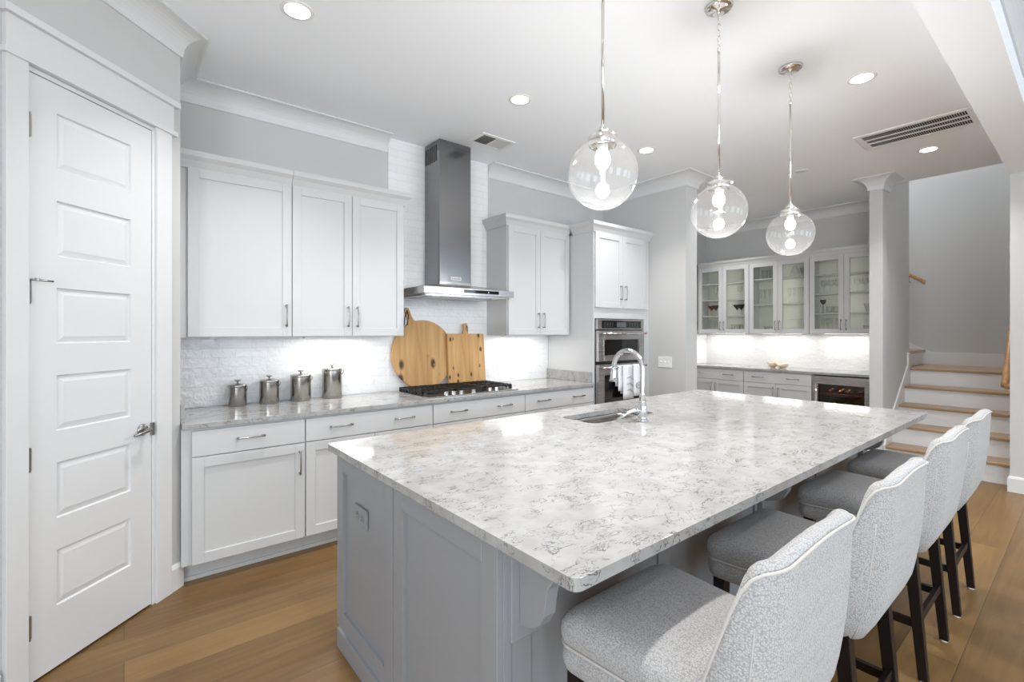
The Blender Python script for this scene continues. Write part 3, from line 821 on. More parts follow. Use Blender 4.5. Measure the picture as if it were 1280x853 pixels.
# ------------------------------------------------------------------ island
IX0, IX1, IY0, IY1 = .725, 3.955, .683, 2.245
BX0, BX1, BY0, BY1 = .762, 3.918, 1.0, 2.215
isl = thing('island_cabinet', 'grey painted kitchen island base with panelled end and corbels', 'kitchen island', ((BX0 + BX1) / 2, (BY0 + BY1) / 2, 0))
ox, oy = (BX0 + BX1) / 2, (BY0 + BY1) / 2
def ib(m, x0, x1, y0, y1, z0, z1): return m.box(x0 - ox, x1 - ox, y0 - oy, y1 - oy, z0, z1)
m = MB()
ib(m, BX0 + .02, BX0 + .04, BY0 + .02, BY1, 0, .883); ib(m, BX1 - .04, BX1 - .02, BY0 + .02, BY1, 0, .883)
ib(m, BX0 + .04, BX1 - .04, BY0 + .02, BY0 + .04, 0, .883); ib(m, BX0 + .04, BX1 - .04, BY1 - .03, BY1 - .01, .10, .883); ib(m, BX0 + .04, BX1 - .04, BY1 - .09, BY1 - .07, 0, .10)
m.build('carcass', GREY, isl)
def end_panel(y0, y1, xf, sgn, name='end_panel'):
    # framed panel lying in a plane of constant X
    m = MB(); z0, z1 = .085, .880; st = .072; xa, xb = (xf, xf + .02 * sgn)
    ib(m, xa, xb, y0, y0 + st, z0, z1); ib(m, xa, xb, y1 - st, y1, z0, z1); ib(m, xa, xb, y0 + st, y1 - st, z1 - .085, z1); ib(m, xa, xb, y0 + st, y1 - st, z0, z0 + .075)
    ib(m, xf + .015 * sgn, xb, y0 + st, y1 - st, z0 + .06, z1 - .07)
    return m.build(name, GREY, isl, .0012, 1)
end_panel(1.632, BY1, BX0, 1); end_panel(BY0, 1.622, BX0, 1)
end_panel(1.632, BY1, BX1, -1); end_panel(BY0, 1.622, BX1, -1)
pl = MB(); ib(pl, BX0 - .012, BX0 + .02, BY0 - .005, BY1 - .03, 0, .085); ib(pl, BX1 - .02, BX1 + .012, BY0 - .005, BY1 - .03, 0, .085); ib(pl, BX0, BX1, BY0 - .012, BY0 + .02, 0, .085)
pl.build('plinth', GREY, isl, .002)
# panelled seating side
n_p = 4; pw = (BX1 - BX0 - .10) / n_p
for i in range(n_p):
    x0 = BX0 + .05 + i * pw; x1 = x0 + pw; m = MB(); st = .075; z0, z1 = .085, .880
    ib(m, x0, x0 + st, BY0 + .004, BY0 + .02, z0, z1); ib(m, x1 - st, x1, BY0 + .004, BY0 + .02, z0, z1); ib(m, x0 + st, x1 - st, BY0 + .004, BY0 + .02, z1 - .07, z1); ib(m, x0 + st, x1 - st, BY0 + .004, BY0 + .02, z0, z0 + .07)
    ib(m, x0 + st, x1 - st, BY0 + .013, BY0 + .02, z0 + .07, z1 - .07)
    m.build('back_panel', GREY, isl, .0012, 1)
for x0, x1 in ((BX0, BX0 + .05), (BX1 - .05, BX1)):
    m = MB(); ib(m, max(x0, BX0 + .0205), min(x1, BX1 - .0205), BY0, BY0 + .02, .085, .880); m.build('corner_post', GREY, isl, .002)
# cabinet doors on the cooking side
for i in range(5):
    w_ = (BX1 - BX0 - .06) / 5; x0 = BX0 + .03 + i * w_; m = MB()
    ib(m, x0 + .003, x0 + w_ - .003, BY1 - .010, BY1 + .010, .12, .87)
    ib(m, x0 + .06, x0 + w_ - .06, BY1 + .010, BY1 + .012, .18, .81)
    m.build('door', GREY, isl, .002)
for xc in (BX0 + .083, 2.34, BX1 - .083):
    m = MB()
    ib(m, xc - .048, xc + .048, BY0 - .018, BY0 + .004, .600, .880)
    bk = m.build('corbel', GREY, isl, .002)
    pts = [(BY0 - .018, .882), (.712, .882), (.712, .862), (.735, .850), (.775, .842), (.815, .832), (.850, .812), (.872, .780), (.880, .745), (.886, .705), (.905, .672), (.935, .652), (BY0 - .018, .640)]
    b2 = MB().prism([(a - oy, b) for a, b in pts], 0, xc - .021 - ox, xc + .021 - ox)
    b2.build('bracket', GREY, bk, .002)
# countertop with sink cut-out
SX0, SX1, SY0, SY1 = 2.03, 2.62, 1.770, 2.045
top = slab_with_hole('island_countertop', rrect(IX0, IX1, IY0, IY1, .022, 5), rrect(SX0, SX1, SY0, SY1, .055, 6), .884, .914, QUARTZ)
tag(top, 'long polished white quartz countertop with grey veins on the island', 'countertop')
# sink
sk = thing('sink', 'stainless undermount sink sunk into the island countertop', 'sink', ((SX0 + SX1) / 2, (SY0 + SY1) / 2, .884))
a, b = (SX1 - SX0) / 2, (SY1 - SY0) / 2
rings = []
for e, z, rr in ((.030, -.001, .08), (.004, -.001, .058), (.002, -.02, .055), (-.004, -.155, .05), (-.018, -.178, .04), (-.05, -.186, .02)):
    rings.append([(x, y, z) for x, y in rrect(-a - e, a + e, -b - e, b + e, rr, 6)])
mm = MB(); nring = len(rings[0])
mm.loft(rings, cap=False); mm.f.append(list(range((len(rings) - 1) * nring, len(rings) * nring))); mm.smooth.append(False)
bo = mm.build('bowl', STEELS, sk)
sd = bo.modifiers.new('solid', 'SOLIDIFY'); sd.thickness = .002; sd.offset = 1
MB().lathe([(.045, -.184), (.040, -.182), (.020, -.184), (.0001, -.186)], 24).build('drain', CHROME, sk)
# faucet
fx, fy = 2.305, 1.650
fa = thing('faucet', 'tall chrome gooseneck faucet standing beside the island sink', 'faucet', (fx, fy, .9142))
MB().lathe([(.0001, 0), (.031, 0), (.031, .010), (.025, .016), (.024, .030), (.027, .036), (.027, .085), (.022, .098), (.019, .108)], 28).build('body', CHROME, fa)
pts = [(0, 0, .10), (0, 0, .16), (0, 0, .24), (0, 0, .30)]
for i in range(1, 15):
    q = PI * i / 15 * 1.08; pts.append((0, .102 - .102 * math.cos(q), .300 + .102 * math.sin(q)))
rr = [.019, .016, .0145, .0145] + [.0145] * 14
MB().tube(pts, rr, 16).build('spout', CHROME, fa)
MB().lathe([(.0185, .105), (.0205, .110), (.0185, .118)], 20).lathe([(.0175, .150), (.0195, .156), (.0175, .162)], 20).build('collar', CHROME, fa)
e0 = Vector(pts[-1]); dr_ = (e0 - Vector(pts[-2])).normalized()
MB().tube([e0, e0 + dr_ * .02, e0 + dr_ * .06, e0 + dr_ * .085], [.0150, .018, .019, .024], 16).build('spray_head', CHROME, fa)
lv = Vector((-.78, .50, 0)).normalized(); q0 = lv * .025 + Vector((0, 0, .062))
MB().tube([q0, q0 + lv * .012], .020, 14).tube([q0 + lv * .012, q0 + lv * .03 + Vector((0, 0, -.001)), q0 + lv * .065 + Vector((0, 0, -.016)), q0 + lv * .125 + Vector((0, 0, -.050))], [.018, .010, .008, .007], 12).build('lever', CHROME, fa)
# outlet on the island end
ou = thing('power_outlet', 'grey duplex outlet plate on the island end panel', 'outlet', (BX0 + .0135, 1.950, .654), -PI / 2)
MB().box(-.066, .066, -.010, 0, -.040, .040).build('cover_plate', PLATE, ou, .003)
for sx in (-.024, .024):
    f_ = MB().lathe([(.0001, -.013), (.016, -.013), (.0165, -.010)], 18, (sx, 0, 0), False, 1).build('receptacle', PLATE, ou)
    MB().box(sx - .008, sx - .005, -.0135, -.0128, .002, .011).box(sx + .005, sx + .008, -.0135, -.0128, .002, .011).cyl((sx, -.0135, -.007), .003, .0008, 8, 1).build('slots', SLOT, f_)
def wall_plate(name, label, cat, loc, rz, w, h, gang, kind):
    t = thing(name, label, cat, loc, rz)
    MB().box(-w / 2, w / 2, -.006, 0, -h / 2, h / 2).build('cover_plate', WHITEPL, t, .002)
    for i in range(gang):
        x = (i - (gang - 1) / 2) * .046
        if kind == 's':
            MB().box(x - .005, x + .005, -.015, -.006, -.006, .012).build('toggle', WHITEPL, t, .002)
        else:
            MB().box(x - .015, x + .015, -.008, -.006, -.014, .014).build('receptacle', WHITEPL, t, .003)
wall_plate('light_switch', 'white three-gang switch plate on the grey wing wall', 'light switch', (XW - .001, 2.998, 1.093), -PI / 2, .168, .115, 3, 's')
wall_plate('power_outlet', 'white outlet on the tile between the cooktop and the oven', 'outlet', (3.00, YW - .0095, 1.10), 0, .115, .072, 2, 'o')
wall_plate('power_outlet', 'white outlet on the bar tile above the drinks cooler', 'outlet', (XBK - .0095, 2.16, 1.09), -PI / 2, .115, .072, 2, 'o')

# ------------------------------------------------------------------ bar stools
def make_stool(x, y, label):
    t = thing('bar_stool', label, 'bar stool', (x, y, 0), 0, 'upholstered stools along the island')
    # seat cushion
    def ring(x_, y0, y1, r, z, dome=0): return [(px_ * (1 - .12 * min(1, max(0, -py_ + .02) / .10)), py_, z) for px_, py_ in rrect(-x_, x_, y0, y1, r, 6)]
    R_ = [ring(.228, -.205, .226, .04, .612), ring(.238, -.205, .238, .045, .622), ring(.241, -.205, .242, .048, .642), ring(.239, -.205, .240, .048, .664), ring(.230, -.202, .231, .048, .680), ring(.212, -.195, .214, .046, .692), ring(.175, -.17, .180, .05, .701), ring(.12, -.12, .126, .04, .707), ring(.045, -.05, .05, .03, .709)]
    MB().loft(R_).build('seat_cushion', FABRIC, t)
    MB().tube([(a * (1 - .12 * min(1, max(0, -b + .02) / .10)), b, .6135) for a, b in rrect(-.236, .236, -.20, .236, .045, 6)] + [(.168, -.20, .6135)], .0045, 6).build('seat_piping', PIPING, t)
    # apron under the cushion
    R_ = [ring(.222, -.20, .216, .04, .546), ring(.234, -.20, .230, .045, .552), ring(.239, -.20, .236, .046, .572), ring(.238, -.20, .234, .046, .600), ring(.230, -.20, .224, .045, .610)]
    MB().loft(R_).build('seat_base', FABRIC, t)
    # wrapped back shell: path round the back, from one side front over the rear to the other side front
    hw, yr, rc, yf = .253, -.262, .085, -.05
    path = []
    ns = 10
    for i in range(ns): path.append((-hw, yf + (yr + rc - yf) * i / ns, -1, 0))
    for i in range(21):
        q = PI + PI / 2 * i / 20; path.append((-hw + rc + rc * math.cos(q), yr + rc + rc * math.sin(q), math.cos(q), math.sin(q)))
    nb = 12
    for i in range(1, nb): path.append((-hw + rc + (2 * hw - 2 * rc) * i / nb, yr, 0, -1))
    for p in [q for q in path[:ns + 21]][::-1]: path.append((-p[0], p[1], -p[2], p[3]))
    sec = []; edge = []; lens = [0]
    for i in range(1, len(path)): lens.append(lens[-1] + math.hypot(path[i][0] - path[i - 1][0], path[i][1] - path[i - 1][1]))
    tot = lens[-1]
    th = .042
    for (x_, y_, nx, ny), L in zip(path, lens):
        dfront = min(L, tot - L)                     # distance from the front end of the side wing
        TB = [(0, .630), (.04, .640), (.075, .660), (.10, .700), (.117, .765), (.133, .850), (.148, .925), (.160, .965), (.175, .990), (.195, 1.002), (.24, 1.008), (.38, 1.016), (.60, 1.020)]
        ztop = TB[-1][1]
        for (d0, z0_), (d1, z1_) in zip(TB, TB[1:]):
            if d0 <= dfront <= d1: ztop = z0_ + (z1_ - z0_) * (dfront - d0) / (d1 - d0); break
        k = 1
        zbot = .537 - .014 * min(1, dfront / .2)
        def at(z, off, inner):
            f_ = (z - .53) / .45
            lean = -.052 * f_
            bulge = .012 * math.sin(PI * min(1, max(0, f_)))
            o_ = off + (bulge if not inner else bulge * .3)
            tuck = -.028 * max(0, 1 - (z - zbot) / .12) ** 2 * (0 if inner else 1)
            return (x_ + nx * (o_ + tuck) + 0, y_ + ny * (o_ + tuck) + lean, z)
        zz = [zbot + (ztop - .02 - zbot) * j / 10 for j in range(11)]
        s_ = [at(z, 0, False) for z in zz]
        r_ = th / 2
        for j in range(1, 6):
            q = PI * j / 6
            s_.append(at(ztop - .02 + r_ * math.sin(q), -r_ + r_ * math.cos(q), False))
        s_ += [at(z, -th, True) for z in zz[::-1]]
        sec.append(s_)
        e_ = at(ztop - .012, .001, False); edge.append(e_)
    m = MB(); k = len(sec[0])
    m.loft(sec, cap=True)
    m.build('backrest', FABRIC, t)
    MB().tube([(p[0], p[1], p[2]) for p in edge], .0036, 6).build('back_piping', PIPING, t)
    # seams where the side panels meet the back
    for sg in (-1, 1):
        s_ = MB(); i_ = 19 if sg < 0 else len(sec) - 20
        s_.tube([(p[0], p[1], p[2]) for p in sec[i_][0:9]], .0016, 5); s_.build('side_seam', PIPING, t)
    # legs
    def leg(xt, yt, zt, xb, yb, wt, wb):
        m = MB(); z0 = .006
        m.hexa([(xb - wb, yb - wb, z0), (xb + wb, yb - wb, z0), (xb + wb, yb + wb, z0), (xb - wb, yb + wb, z0)], [(xt - wt, yt - wt, zt), (xt + wt, yt - wt, zt), (xt + wt, yt + wt, zt), (xt - wt, yt + wt, zt)])
        o = m.build('leg', ESPRESSO, t, .002)
        MB().cyl((xb, yb, 0), .014, .008, 12).build('glide', GLIDE, o)
    for sg in (-1, 1):
        leg(sg * .200, -.185, .56, sg * .206, -.232, .021, .016)
        leg(sg * .205, .185, .56, sg * .205, .190, .021, .016)
        MB().box(sg * .196 - .009, sg * .196 + .009, -.215, .19, .205, .238).build('stretcher', ESPRESSO, t, .002)
    MB().box(-.195, .195, -.222, -.204, .225, .258).build('stretcher', ESPRESSO, t, .002)
    MB().box(-.185, .185, .180, .198, .255, .290).build('stretcher', ESPRESSO, t, .002)
    return t
STOOLS = [(1.125, .672, 'nearest upholstered bar stool, at the corner end of the island by the panelled end'),
          (1.875, .672, 'second bar stool from the panelled island end, between the first and third'),
          (2.735, .682, 'third bar stool from the panelled island end, with its legs fully showing'),
          (3.450, .680, 'bar stool nearest the staircase, last of the row at the island')]
s0 = make_stool(*STOOLS[0])
for x, y, lab in STOOLS[1:]:
    s = copy_tree(s0); s.location = (x, y, 0); s['label'] = lab

# ------------------------------------------------------------------ pendants
def make_pendant(x, label):
    t = thing('pendant_light', label, 'pendant light', (x, 1.232, 2.047), 0, 'globe pendants over the island')
    r = .1365
    MB().sphere((0, 0, 0), r, 48, 28, -1, .955).build('glass_globe', GLOBE, t)
    MB().lathe([(.052, .112), (.056, .118), (.056, .148), (.050, .152), (.020, .153), (.020, .163), (.026, .166), (.026, .172), (.016, .178), (.012, .19), (.0001, .19)], 32).build('cap', PNICKEL, t)
    MB().tube([(0, 0, .185), (0, 0, .835)], .0065, 12).lathe([(.0065, .82), (.010, .826), (.010, .838), (.004, .846)], 12).build('rod', PNICKEL, t)
    ch = MB(); z = .842; i = 0
    while z < 1.035:
        c_ = z + .014; pts = []
        for k in range(13):
            q = 2 * PI * k / 12; u = .008 * math.cos(q); v = .019 * math.sin(q)
            pts.append((u, 0, c_ + v) if i % 2 == 0 else (0, u, c_ + v))
        ch.tube(pts, .0022, 6, False); z += .0305; i += 1
    ch.build('chain', PNICKEL, t)
    MB().lathe([(.0001, 1.020), (.010, 1.022), (.014, 1.030), (.050, 1.032), (.066, 1.040), (.070, 1.050), (.0001, 1.052)], 32).build('canopy', PNICKEL, t)
    MB().lathe([(.020, .118), (.020, .092), (.0001, .091)], 16).build('socket', WHITEPL, t)
    MB().lathe([(.016, .092), (.026, .080), (.031, .062), (.028, .044), (.018, .034), (.0001, .032)], 24).build('socket_glow', SOCKETGLOW, t)  # glowing shape for the reflection in the socket, not a lamp
    b_ = MB().lathe([(.010, .034), (.008, .0), (.010, -.03), (.018, -.040)], 16).build('bulb', CLEAR, t)
    MB().sphere((0, 0, -.066), .026, 24, 14).build('lit_tip', BULB, b_)
    l = bpy.data.lights.new('bulb_glow', 'POINT'); l.energy = BULB_POWER; l.shadow_soft_size = .036; l.color = (1, .98, .95)
    lo = bpy.data.objects.new('bulb_glow', l); COL.objects.link(lo); lo.parent = t; lo.location = (0, 0, -.066)
    return t
p0 = make_pendant(1.462, 'globe pendant nearest the sink end, largest in view, above the island')
for x, lab in ((2.372, 'middle globe pendant above the faucet and island countertop'), (3.272, 'globe pendant nearest the bar cabinets, smallest of the three in view')):
    p = copy_tree(p0); p.location = (x, 1.232, 2.047); p['label'] = lab

# ------------------------------------------------------------------ recessed lights, vents
def make_can(x, y, label):
    t = thing('recessed_light', label, 'ceiling light', (x, y, ZC), 0, 'recessed ceiling lights')
    MB().lathe([(.062, -.004), (.080, -.004), (.083, -.001), (.083, 0)], 32).build('trim_ring', WHITEPL, t)
    MB().lathe([(.0001, -.0035), (.066, -.0035)], 32).build('lens', LENS, t)
    l = bpy.data.lights.new('downlight', 'AREA'); l.shape = 'DISK'; l.size = .12; l.energy = CAN_POWER; l.color = (1, .985, .965); l.spread = math.radians(105)
    o = bpy.data.objects.new('downlight', l); COL.objects.link(o); o.parent = t; o.location = (0, 0, -.008)
    return t
CANS = [(.700, 2.63, 'lit recessed ceiling light above the corner worktop near the pantry wall'),
        (2.212, 2.63, 'lit recessed ceiling light in front of the range hood'),
        (3.735, 2.63, 'lit recessed ceiling light in front of the oven tower'),
        (3.772, .985, 'lit recessed ceiling light between the farthest pendant and the large ceiling vent'),
        (5.25, 2.63, 'lit recessed ceiling light behind the cap of the middle pendant, before the bar'),
        (5.725, .985, 'lit recessed ceiling light between the large ceiling vent and the staircase'),
        (6.44, 3.35, 'added recessed light brightening the bar corner, tucked behind the middle pendant globe'),  # added to brighten the bar doors, placed where the globe hides it
        (4.60, -.90, 'added unseen ceiling light beyond the beam, brightening the walkway'),  # this and the next two: unseen lights added to brighten floor and risers
        (6.60, -.90, 'added unseen ceiling light beyond the beam, brightening the stair side'),
        (2.60, -.90, 'added unseen ceiling light beyond the beam, behind the stools'),
        (.750, .985, 'recessed ceiling light over the panelled end of the island'),
        (2.260, .985, 'recessed ceiling light over the row of stools')]
c0 = make_can(*CANS[0])
for x, y, lab in CANS[1:]:
    c_ = copy_tree(c0); c_.location = (x, y, ZC); c_['label'] = lab

t = thing('ceiling_vent', 'large white return-air vent with dark slots in the ceiling', 'air vent', (5.085, .960, ZC))
hx_, hy_ = .215, .375
m = MB(); m.box(-hx_, -hx_ + .045, -hy_, hy_, -.012, 0); m.box(hx_ - .045, hx_, -hy_, hy_, -.012, 0); m.box(-hx_ + .045, hx_ - .045, -hy_, -hy_ + .045, -.012, 0); m.box(-hx_ + .045, hx_ - .045, hy_ - .045, hy_, -.012, 0)
m.build('frame', WHITEPL, t, .003)
MB().box(-hx_ + .04, hx_ - .04, -hy_ + .04, hy_ - .04, -.002, -.0005).build('duct_opening', SLOT, t)
m = MB()
for x in (-.052, .052): m.box(x - .007, x + .007, -hy_ + .045, hy_ - .045, -.011, -.002)
m.build('bar', WHITEPL, t)
m = MB()
for i in range(44):
    y = -hy_ + .055 + i * .0148
    m.hexa([(-hx_ + .045, y, -.010), (hx_ - .045, y, -.010), (hx_ - .045, y + .0025, -.010), (-hx_ + .045, y + .0025, -.010)], [(-hx_ + .045, y + .004, -.002), (hx_ - .045, y + .004, -.002), (hx_ - .045, y + .0065, -.002), (-hx_ + .045, y + .0065, -.002)])
m.build('louvers', WHITEPL, t)
t = thing('ceiling_vent', 'small white supply vent in the ceiling beside the hood chimney', 'air vent', (2.512, 3.37, ZC))
m = MB(); m.box(-.18, -.145, -.12, .12, -.008, 0); m.box(.145, .18, -.12, .12, -.008, 0); m.box(-.145, .145, -.12, -.088, -.008, 0); m.box(-.145, .145, .088, .12, -.008, 0); m.box(-.006, .006, -.088, .088, -.008, 0)
m.build('frame', WHITEPL, t, .002)
m = MB()
for i in range(10):
    x = .012 + i * .0135
    m.hexa([(x, -.088, -.007), (x + .002, -.088, -.007), (x + .002, .088, -.007), (x, .088, -.007)], [(x - .003, -.088, -.001), (x - .001, -.088, -.001), (x - .001, .088, -.001), (x - .003, .088, -.001)])
    x = -.140 + i * .0135
    m.hexa([(x, -.088, -.007), (x + .002, -.088, -.007), (x + .002, .088, -.007), (x, .088, -.007)], [(x + .010, -.088, -.001), (x + .012, -.088, -.001), (x + .012, .088, -.001), (x + .010, .088, -.001)])
m.build('louvers', WHITEPL, t)
MB().box(-.145, .145, -.088, .088, -.0008, -.0003).build('duct_opening', SLOT, t)
tag(MB().lathe([(.0001, ZC - .004), (.055, ZC - .004), (.058, ZC)], 24, (5.46, 1.95, 0)).build('sprinkler_cover', WHITEPL), 'flat white round cover plate in the ceiling before the bar', 'ceiling cover')

# ------------------------------------------------------------------ under-cabinet puck lights
def light_bar(x, y, z, lab, rz=0, power=PUCK_POWER):
    t = thing('under_cabinet_light', lab, 'cabinet light', (x, y, z), rz, 'lights under the wall cabinets')
    L = .27
    m = MB(); m.box(-L, L, -.03, -.022, -.014, -.001); m.box(-L, L, .022, .03, -.014, -.001); m.box(-L, -L + .008, -.022, .022, -.014, -.001); m.box(L - .008, L, -.022, .022, -.014, -.001)
    m.build('housing', WHITEPL, t)
    MB().box(-L + .008, L - .008, -.022, .022, -.010, -.001).build('lens', PUCK, t)
    l = bpy.data.lights.new('strip_beam', 'AREA'); l.shape = 'RECTANGLE'; l.size = .50; l.size_y = .04; l.energy = power; l.color = (1, .97, .92)
    o = bpy.data.objects.new('strip_beam', l); COL.objects.link(o); o.parent = t; o.location = (0, 0, -.016)
light_bar(1.30, 3.70, ZU0, 'lit strip light under the double wall cabinet above the canisters')
light_bar(3.15, 3.70, ZU0, 'lit strip light under the wall cabinet next to the oven tower')
ZBU0 = 1.398
for y, lab in ((3.62, 'lit strip light under the bar cabinet with the coloured martini glasses'), (2.84, 'lit strip light under the middle bar cabinet, above the shell bowls'), (2.06, 'lit strip light under the bar cabinet above the drinks cooler')):
    light_bar(7.26, y, ZBU0, lab, PI / 2, PUCK_POWER * 0.75)

# ------------------------------------------------------------------ bar: base units, cooler, counter, glass cabinets
XB = 6.82
for y1, w_, lab in ((4.045, .872, 'white bar base cabinet in the corner by the wing wall'), (3.171, .862, 'white bar base cabinet beside the drinks cooler')):
    base_cabinet(lab, 0, w_, 2, [.20, w_ - .215], (XB, y1, 0), -PI / 2, depth=XBK - XB - .012)
bt = thing('bar_worktop', 'pale veined quartz worktop of the bar in the alcove', 'worktop', (0, 0, 0))
slab_with_hole('slab', [(6.79, 1.595), (XBK - .011, 1.595), (XBK - .011, 4.048), (6.79, 4.048)], None, .884, .914, QUARTZ, bt)
# drinks cooler
wc = thing('drinks_cooler', 'stainless framed drinks cooler with dark glass door under the bar worktop', 'cooler', (XB, 2.304, 0), -PI / 2)
cw = .60
m = MB(); m.box(0, .02, .03, .56, .08, .870); m.box(cw - .02, cw, .03, .56, .08, .870); m.box(.02, cw - .02, .03, .56, .08, .10); m.box(.02, cw - .02, .03, .56, .85, .870); m.box(.02, cw - .02, .54, .56, .10, .85); m.box(.0, cw, .06, .1, 0, .08)
m.build('housing', DARKIN, wc)
m = MB(); z0, z1 = .10, .868; y0, y1 = -.022, .022
m.box(.003, .062, y0, y1, z0, z1); m.box(cw - .045, cw - .003, y0, y1, z0, z1); m.box(.062, cw - .045, y0, y1, z1 - .10, z1); m.box(.062, cw - .045, y0, y1, z0, z0 + .05)
cd = m.build('door', STEEL, wc, .002)
MB().box(.062, cw - .045, -.004, .004, z0 + .05, z1 - .10).build('glass_pane', SMOKEGLASS, cd)
h = MB(); h.tube([(.058, -.062, .20), (.058, -.062, .775)], .011, 12)
for z in (.24, .735): h.tube([(.058, -.02, z), (.058, -.062, z)], .009, 8)
h.build('handle', CHROME, cd)
for z in (.30, .46, .62):
    s_ = MB().box(.025, cw - .025, .05, .075, z, z + .03).build('shelf', SHELFWOOD, wc)
    r_ = MB()
    for i in range(8): r_.tube([(.06 + i * .068, .075, z + .01), (.06 + i * .068, .52, z + .01)], .003, 6)
    r_.build('wire_rack', NICKEL, s_)
def bottle(x, z, mat, lab, foil):
    o = thing('wine_bottle', lab, 'bottle', (XB + .10, 2.304 - x, z), 0, 'bottles lying in the drinks cooler')
    MB().lathe([(.0001, .06), (.012, .055), (.013, 0), (.015, 0), (.015, .06), (.018, .10), (.037, .14), (.037, .30), (.03, .31), (.0001, .305)], 18, (0, 0, 0), True, 0).build('glass_body', mat, o)
    MB().lathe([(.0001, -.006), (.0165, -.005), (.0168, .07)], 14, (0, 0, 0), True, 0).build('capsule', foil, o)
bl = [(.14, .672, FOIL, 'bottle with red capsule on the top shelf of the cooler, by the handle'), (.255, .672, COPPER, 'copper-capped bottle in the middle of the cooler top shelf'), (.33, .672, FOIL, 'red-capped bottle on the cooler top shelf beside the copper-capped one'), (.47, .672, FOIL, 'red-capped bottle at the far end of the cooler top shelf'),
      (.20, .512, COPPER, 'copper-capped bottle on the second cooler shelf near the handle'), (.31, .512, FOIL, 'red-capped bottle in the middle of the second cooler shelf'), (.46, .512, COPPER, 'copper-capped bottle at the far end of the second cooler shelf')]
for x, z, fo, lab in bl: bottle(x, z, BOTTLE, lab, fo)
l = bpy.data.lights.new('cooler_glow', 'AREA'); l.size = .3; l.energy = 1.2; l.color = (1, .75, .55)
o = bpy.data.objects.new('cooler_glow', l); COL.objects.link(o); o.location = (XB + .25, 2.0, .84)

# glass-front wall cabinets
XU = 7.115; DBU = XBK - XU - .012
ZBU1 = 2.415
SHELVES = {0: [.255, .505, .755], 1: [.405, .775], 2: [.255, .515, .765]}
def glass_cab(i, y1, w_, lab, cpath):
    c = thing('glass_cabinet', lab, 'cabinet', (XU, y1, ZBU0), -PI / 2)
    H_ = ZBU1 - ZBU0
    m = MB(); m.box(0, .018, .001, DBU, 0, H_ + .02); m.box(w_ - .018, w_, .001, DBU, 0, H_ + .02); m.box(.018, w_ - .018, .001, DBU, 0, .018); m.box(.018, w_ - .018, .001, DBU, H_ - .02, H_ + .02); m.box(w_ / 2 - .02, w_ / 2 + .02, .001, .019, .018, H_ - .02)
    m.build('carcass', CAB, c)
    MB().box(.018, w_ - .018, DBU - .01, DBU, .018, H_ - .02).build('back_panel', CABIN, c)
    for z in SHELVES[i]: MB().box(.019, w_ - .019, .025, DBU - .011, z, z + .018).build('shelf', CAB, c)
    l = bpy.data.lights.new('cabinet_fill', 'AREA'); l.shape = 'RECTANGLE'; l.size = .02; l.size_y = .86; l.energy = .45; l.color = (1, .98, .93)  # fill strip added to stand in for room light on the shelves
    lo = bpy.data.objects.new('cabinet_fill', l); COL.objects.link(lo); lo.parent = c; lo.location = (w_ / 2, .021, H_ / 2); lo.rotation_euler = (math.radians(90), 0, 0)
    for a, e, hxx in ((.003, w_ / 2 - .0015, w_ / 2 - .028), (w_ / 2 + .0015, w_ - .003, w_ / 2 + .028)):
        st = .060; m = MB(); y0, y1_ = -.02, 0
        m.box(a, a + st, y0, y1_, .004, H_); m.box(e - st, e, y0, y1_, .004, H_); m.box(a + st, e - st, y0, y1_, .004, .004 + st); m.box(a + st, e - st, y0, y1_, H_ - st, H_)
        d_ = m.build('door', CAB, c, .0015, 1)
        MB().box(a + st - .003, e - st + .003, -.012, -.008, .004 + st - .003, H_ - st + .003).build('glass_pane', PANE, d_)
        pull(d_, hxx, .115, True, .13)
    m = MB().sweep(cpath, [(0, -.004), (.010, -.004), (.014, .006), (.022, .040), (.034, .056), (.038, .062), (.038, .090), (0, .090)], H_)
    m.box(0, w_, 0, DBU, H_ + .0, H_ + .086)
    m.build('cornice', CAB, c)
GC = [(4.028, .796, 'glass-front bar cabinet holding the coloured martini glasses, by the wing wall'), (3.230, .790, 'middle glass-front bar cabinet above the shell bowls'), (2.438, .790, 'glass-front bar cabinet above the drinks cooler, beside the stair partition')]
for i, (y1, w_, lab) in enumerate(GC): glass_cab(i, y1, w_, lab, [(0, 0), (w_, 0)])

# glassware inside: profile makers return lathe profiles
def p_wine(h=.17): return [(.0001, 0), (.030, 0), (.030, .003), (.005, .008), (.004, h * .45), (.012, h * .5), (.034, h * .62), (.037, h * .75), (.030, h), (.0285, h), (.034, h * .75), (.031, h * .64), (.0001, h * .53)]
def p_martini(h=.165): return [(.0001, 0), (.036, 0), (.036, .003), (.005, .008), (.004, h * .45), (.058, h), (.056, h), (.0001, h * .50)]
def p_tumbler(h=.10, r=.036): return [(.0001, 0), (r * .88, 0), (r, h), (r - .002, h), (r * .86, .006), (.0001, .006)]
def p_flute(h=.20): return [(.0001, 0), (.027, 0), (.027, .003), (.004, .008), (.004, h * .35), (.016, h * .5), (.022, h * .8), (.020, h), (.0185, h), (.0001, h * .4)]
def p_carafe(h=.18): return [(.0001, 0), (.050, 0), (.056, .01), (.052, .08), (.022, .13), (.026, h), (.024, h), (.020, .13), (.050, .08), (.0001, .008)]
def p_bowl(r=.07, h=.07): return [(.0001, 0), (r * .5, 0), (r * .55, .006), (r, h), (r - .003, h), (r * .5, .010), (.0001, .010)]
def place(i, xl, yd, shelf, prof, mat, name, lab, cat, group=None, mat2=None, zc=0):
    y1, w_, _ = GC[i]
    zb = ZBU0 + (.0182 if shelf < 0 else SHELVES[i][shelf] + .0182) + zc
    o = MB().lathe(prof, 20).build(name, mat)
    o.location = (XU + yd, y1 - xl, zb)
    return tag(o, lab, cat, group)
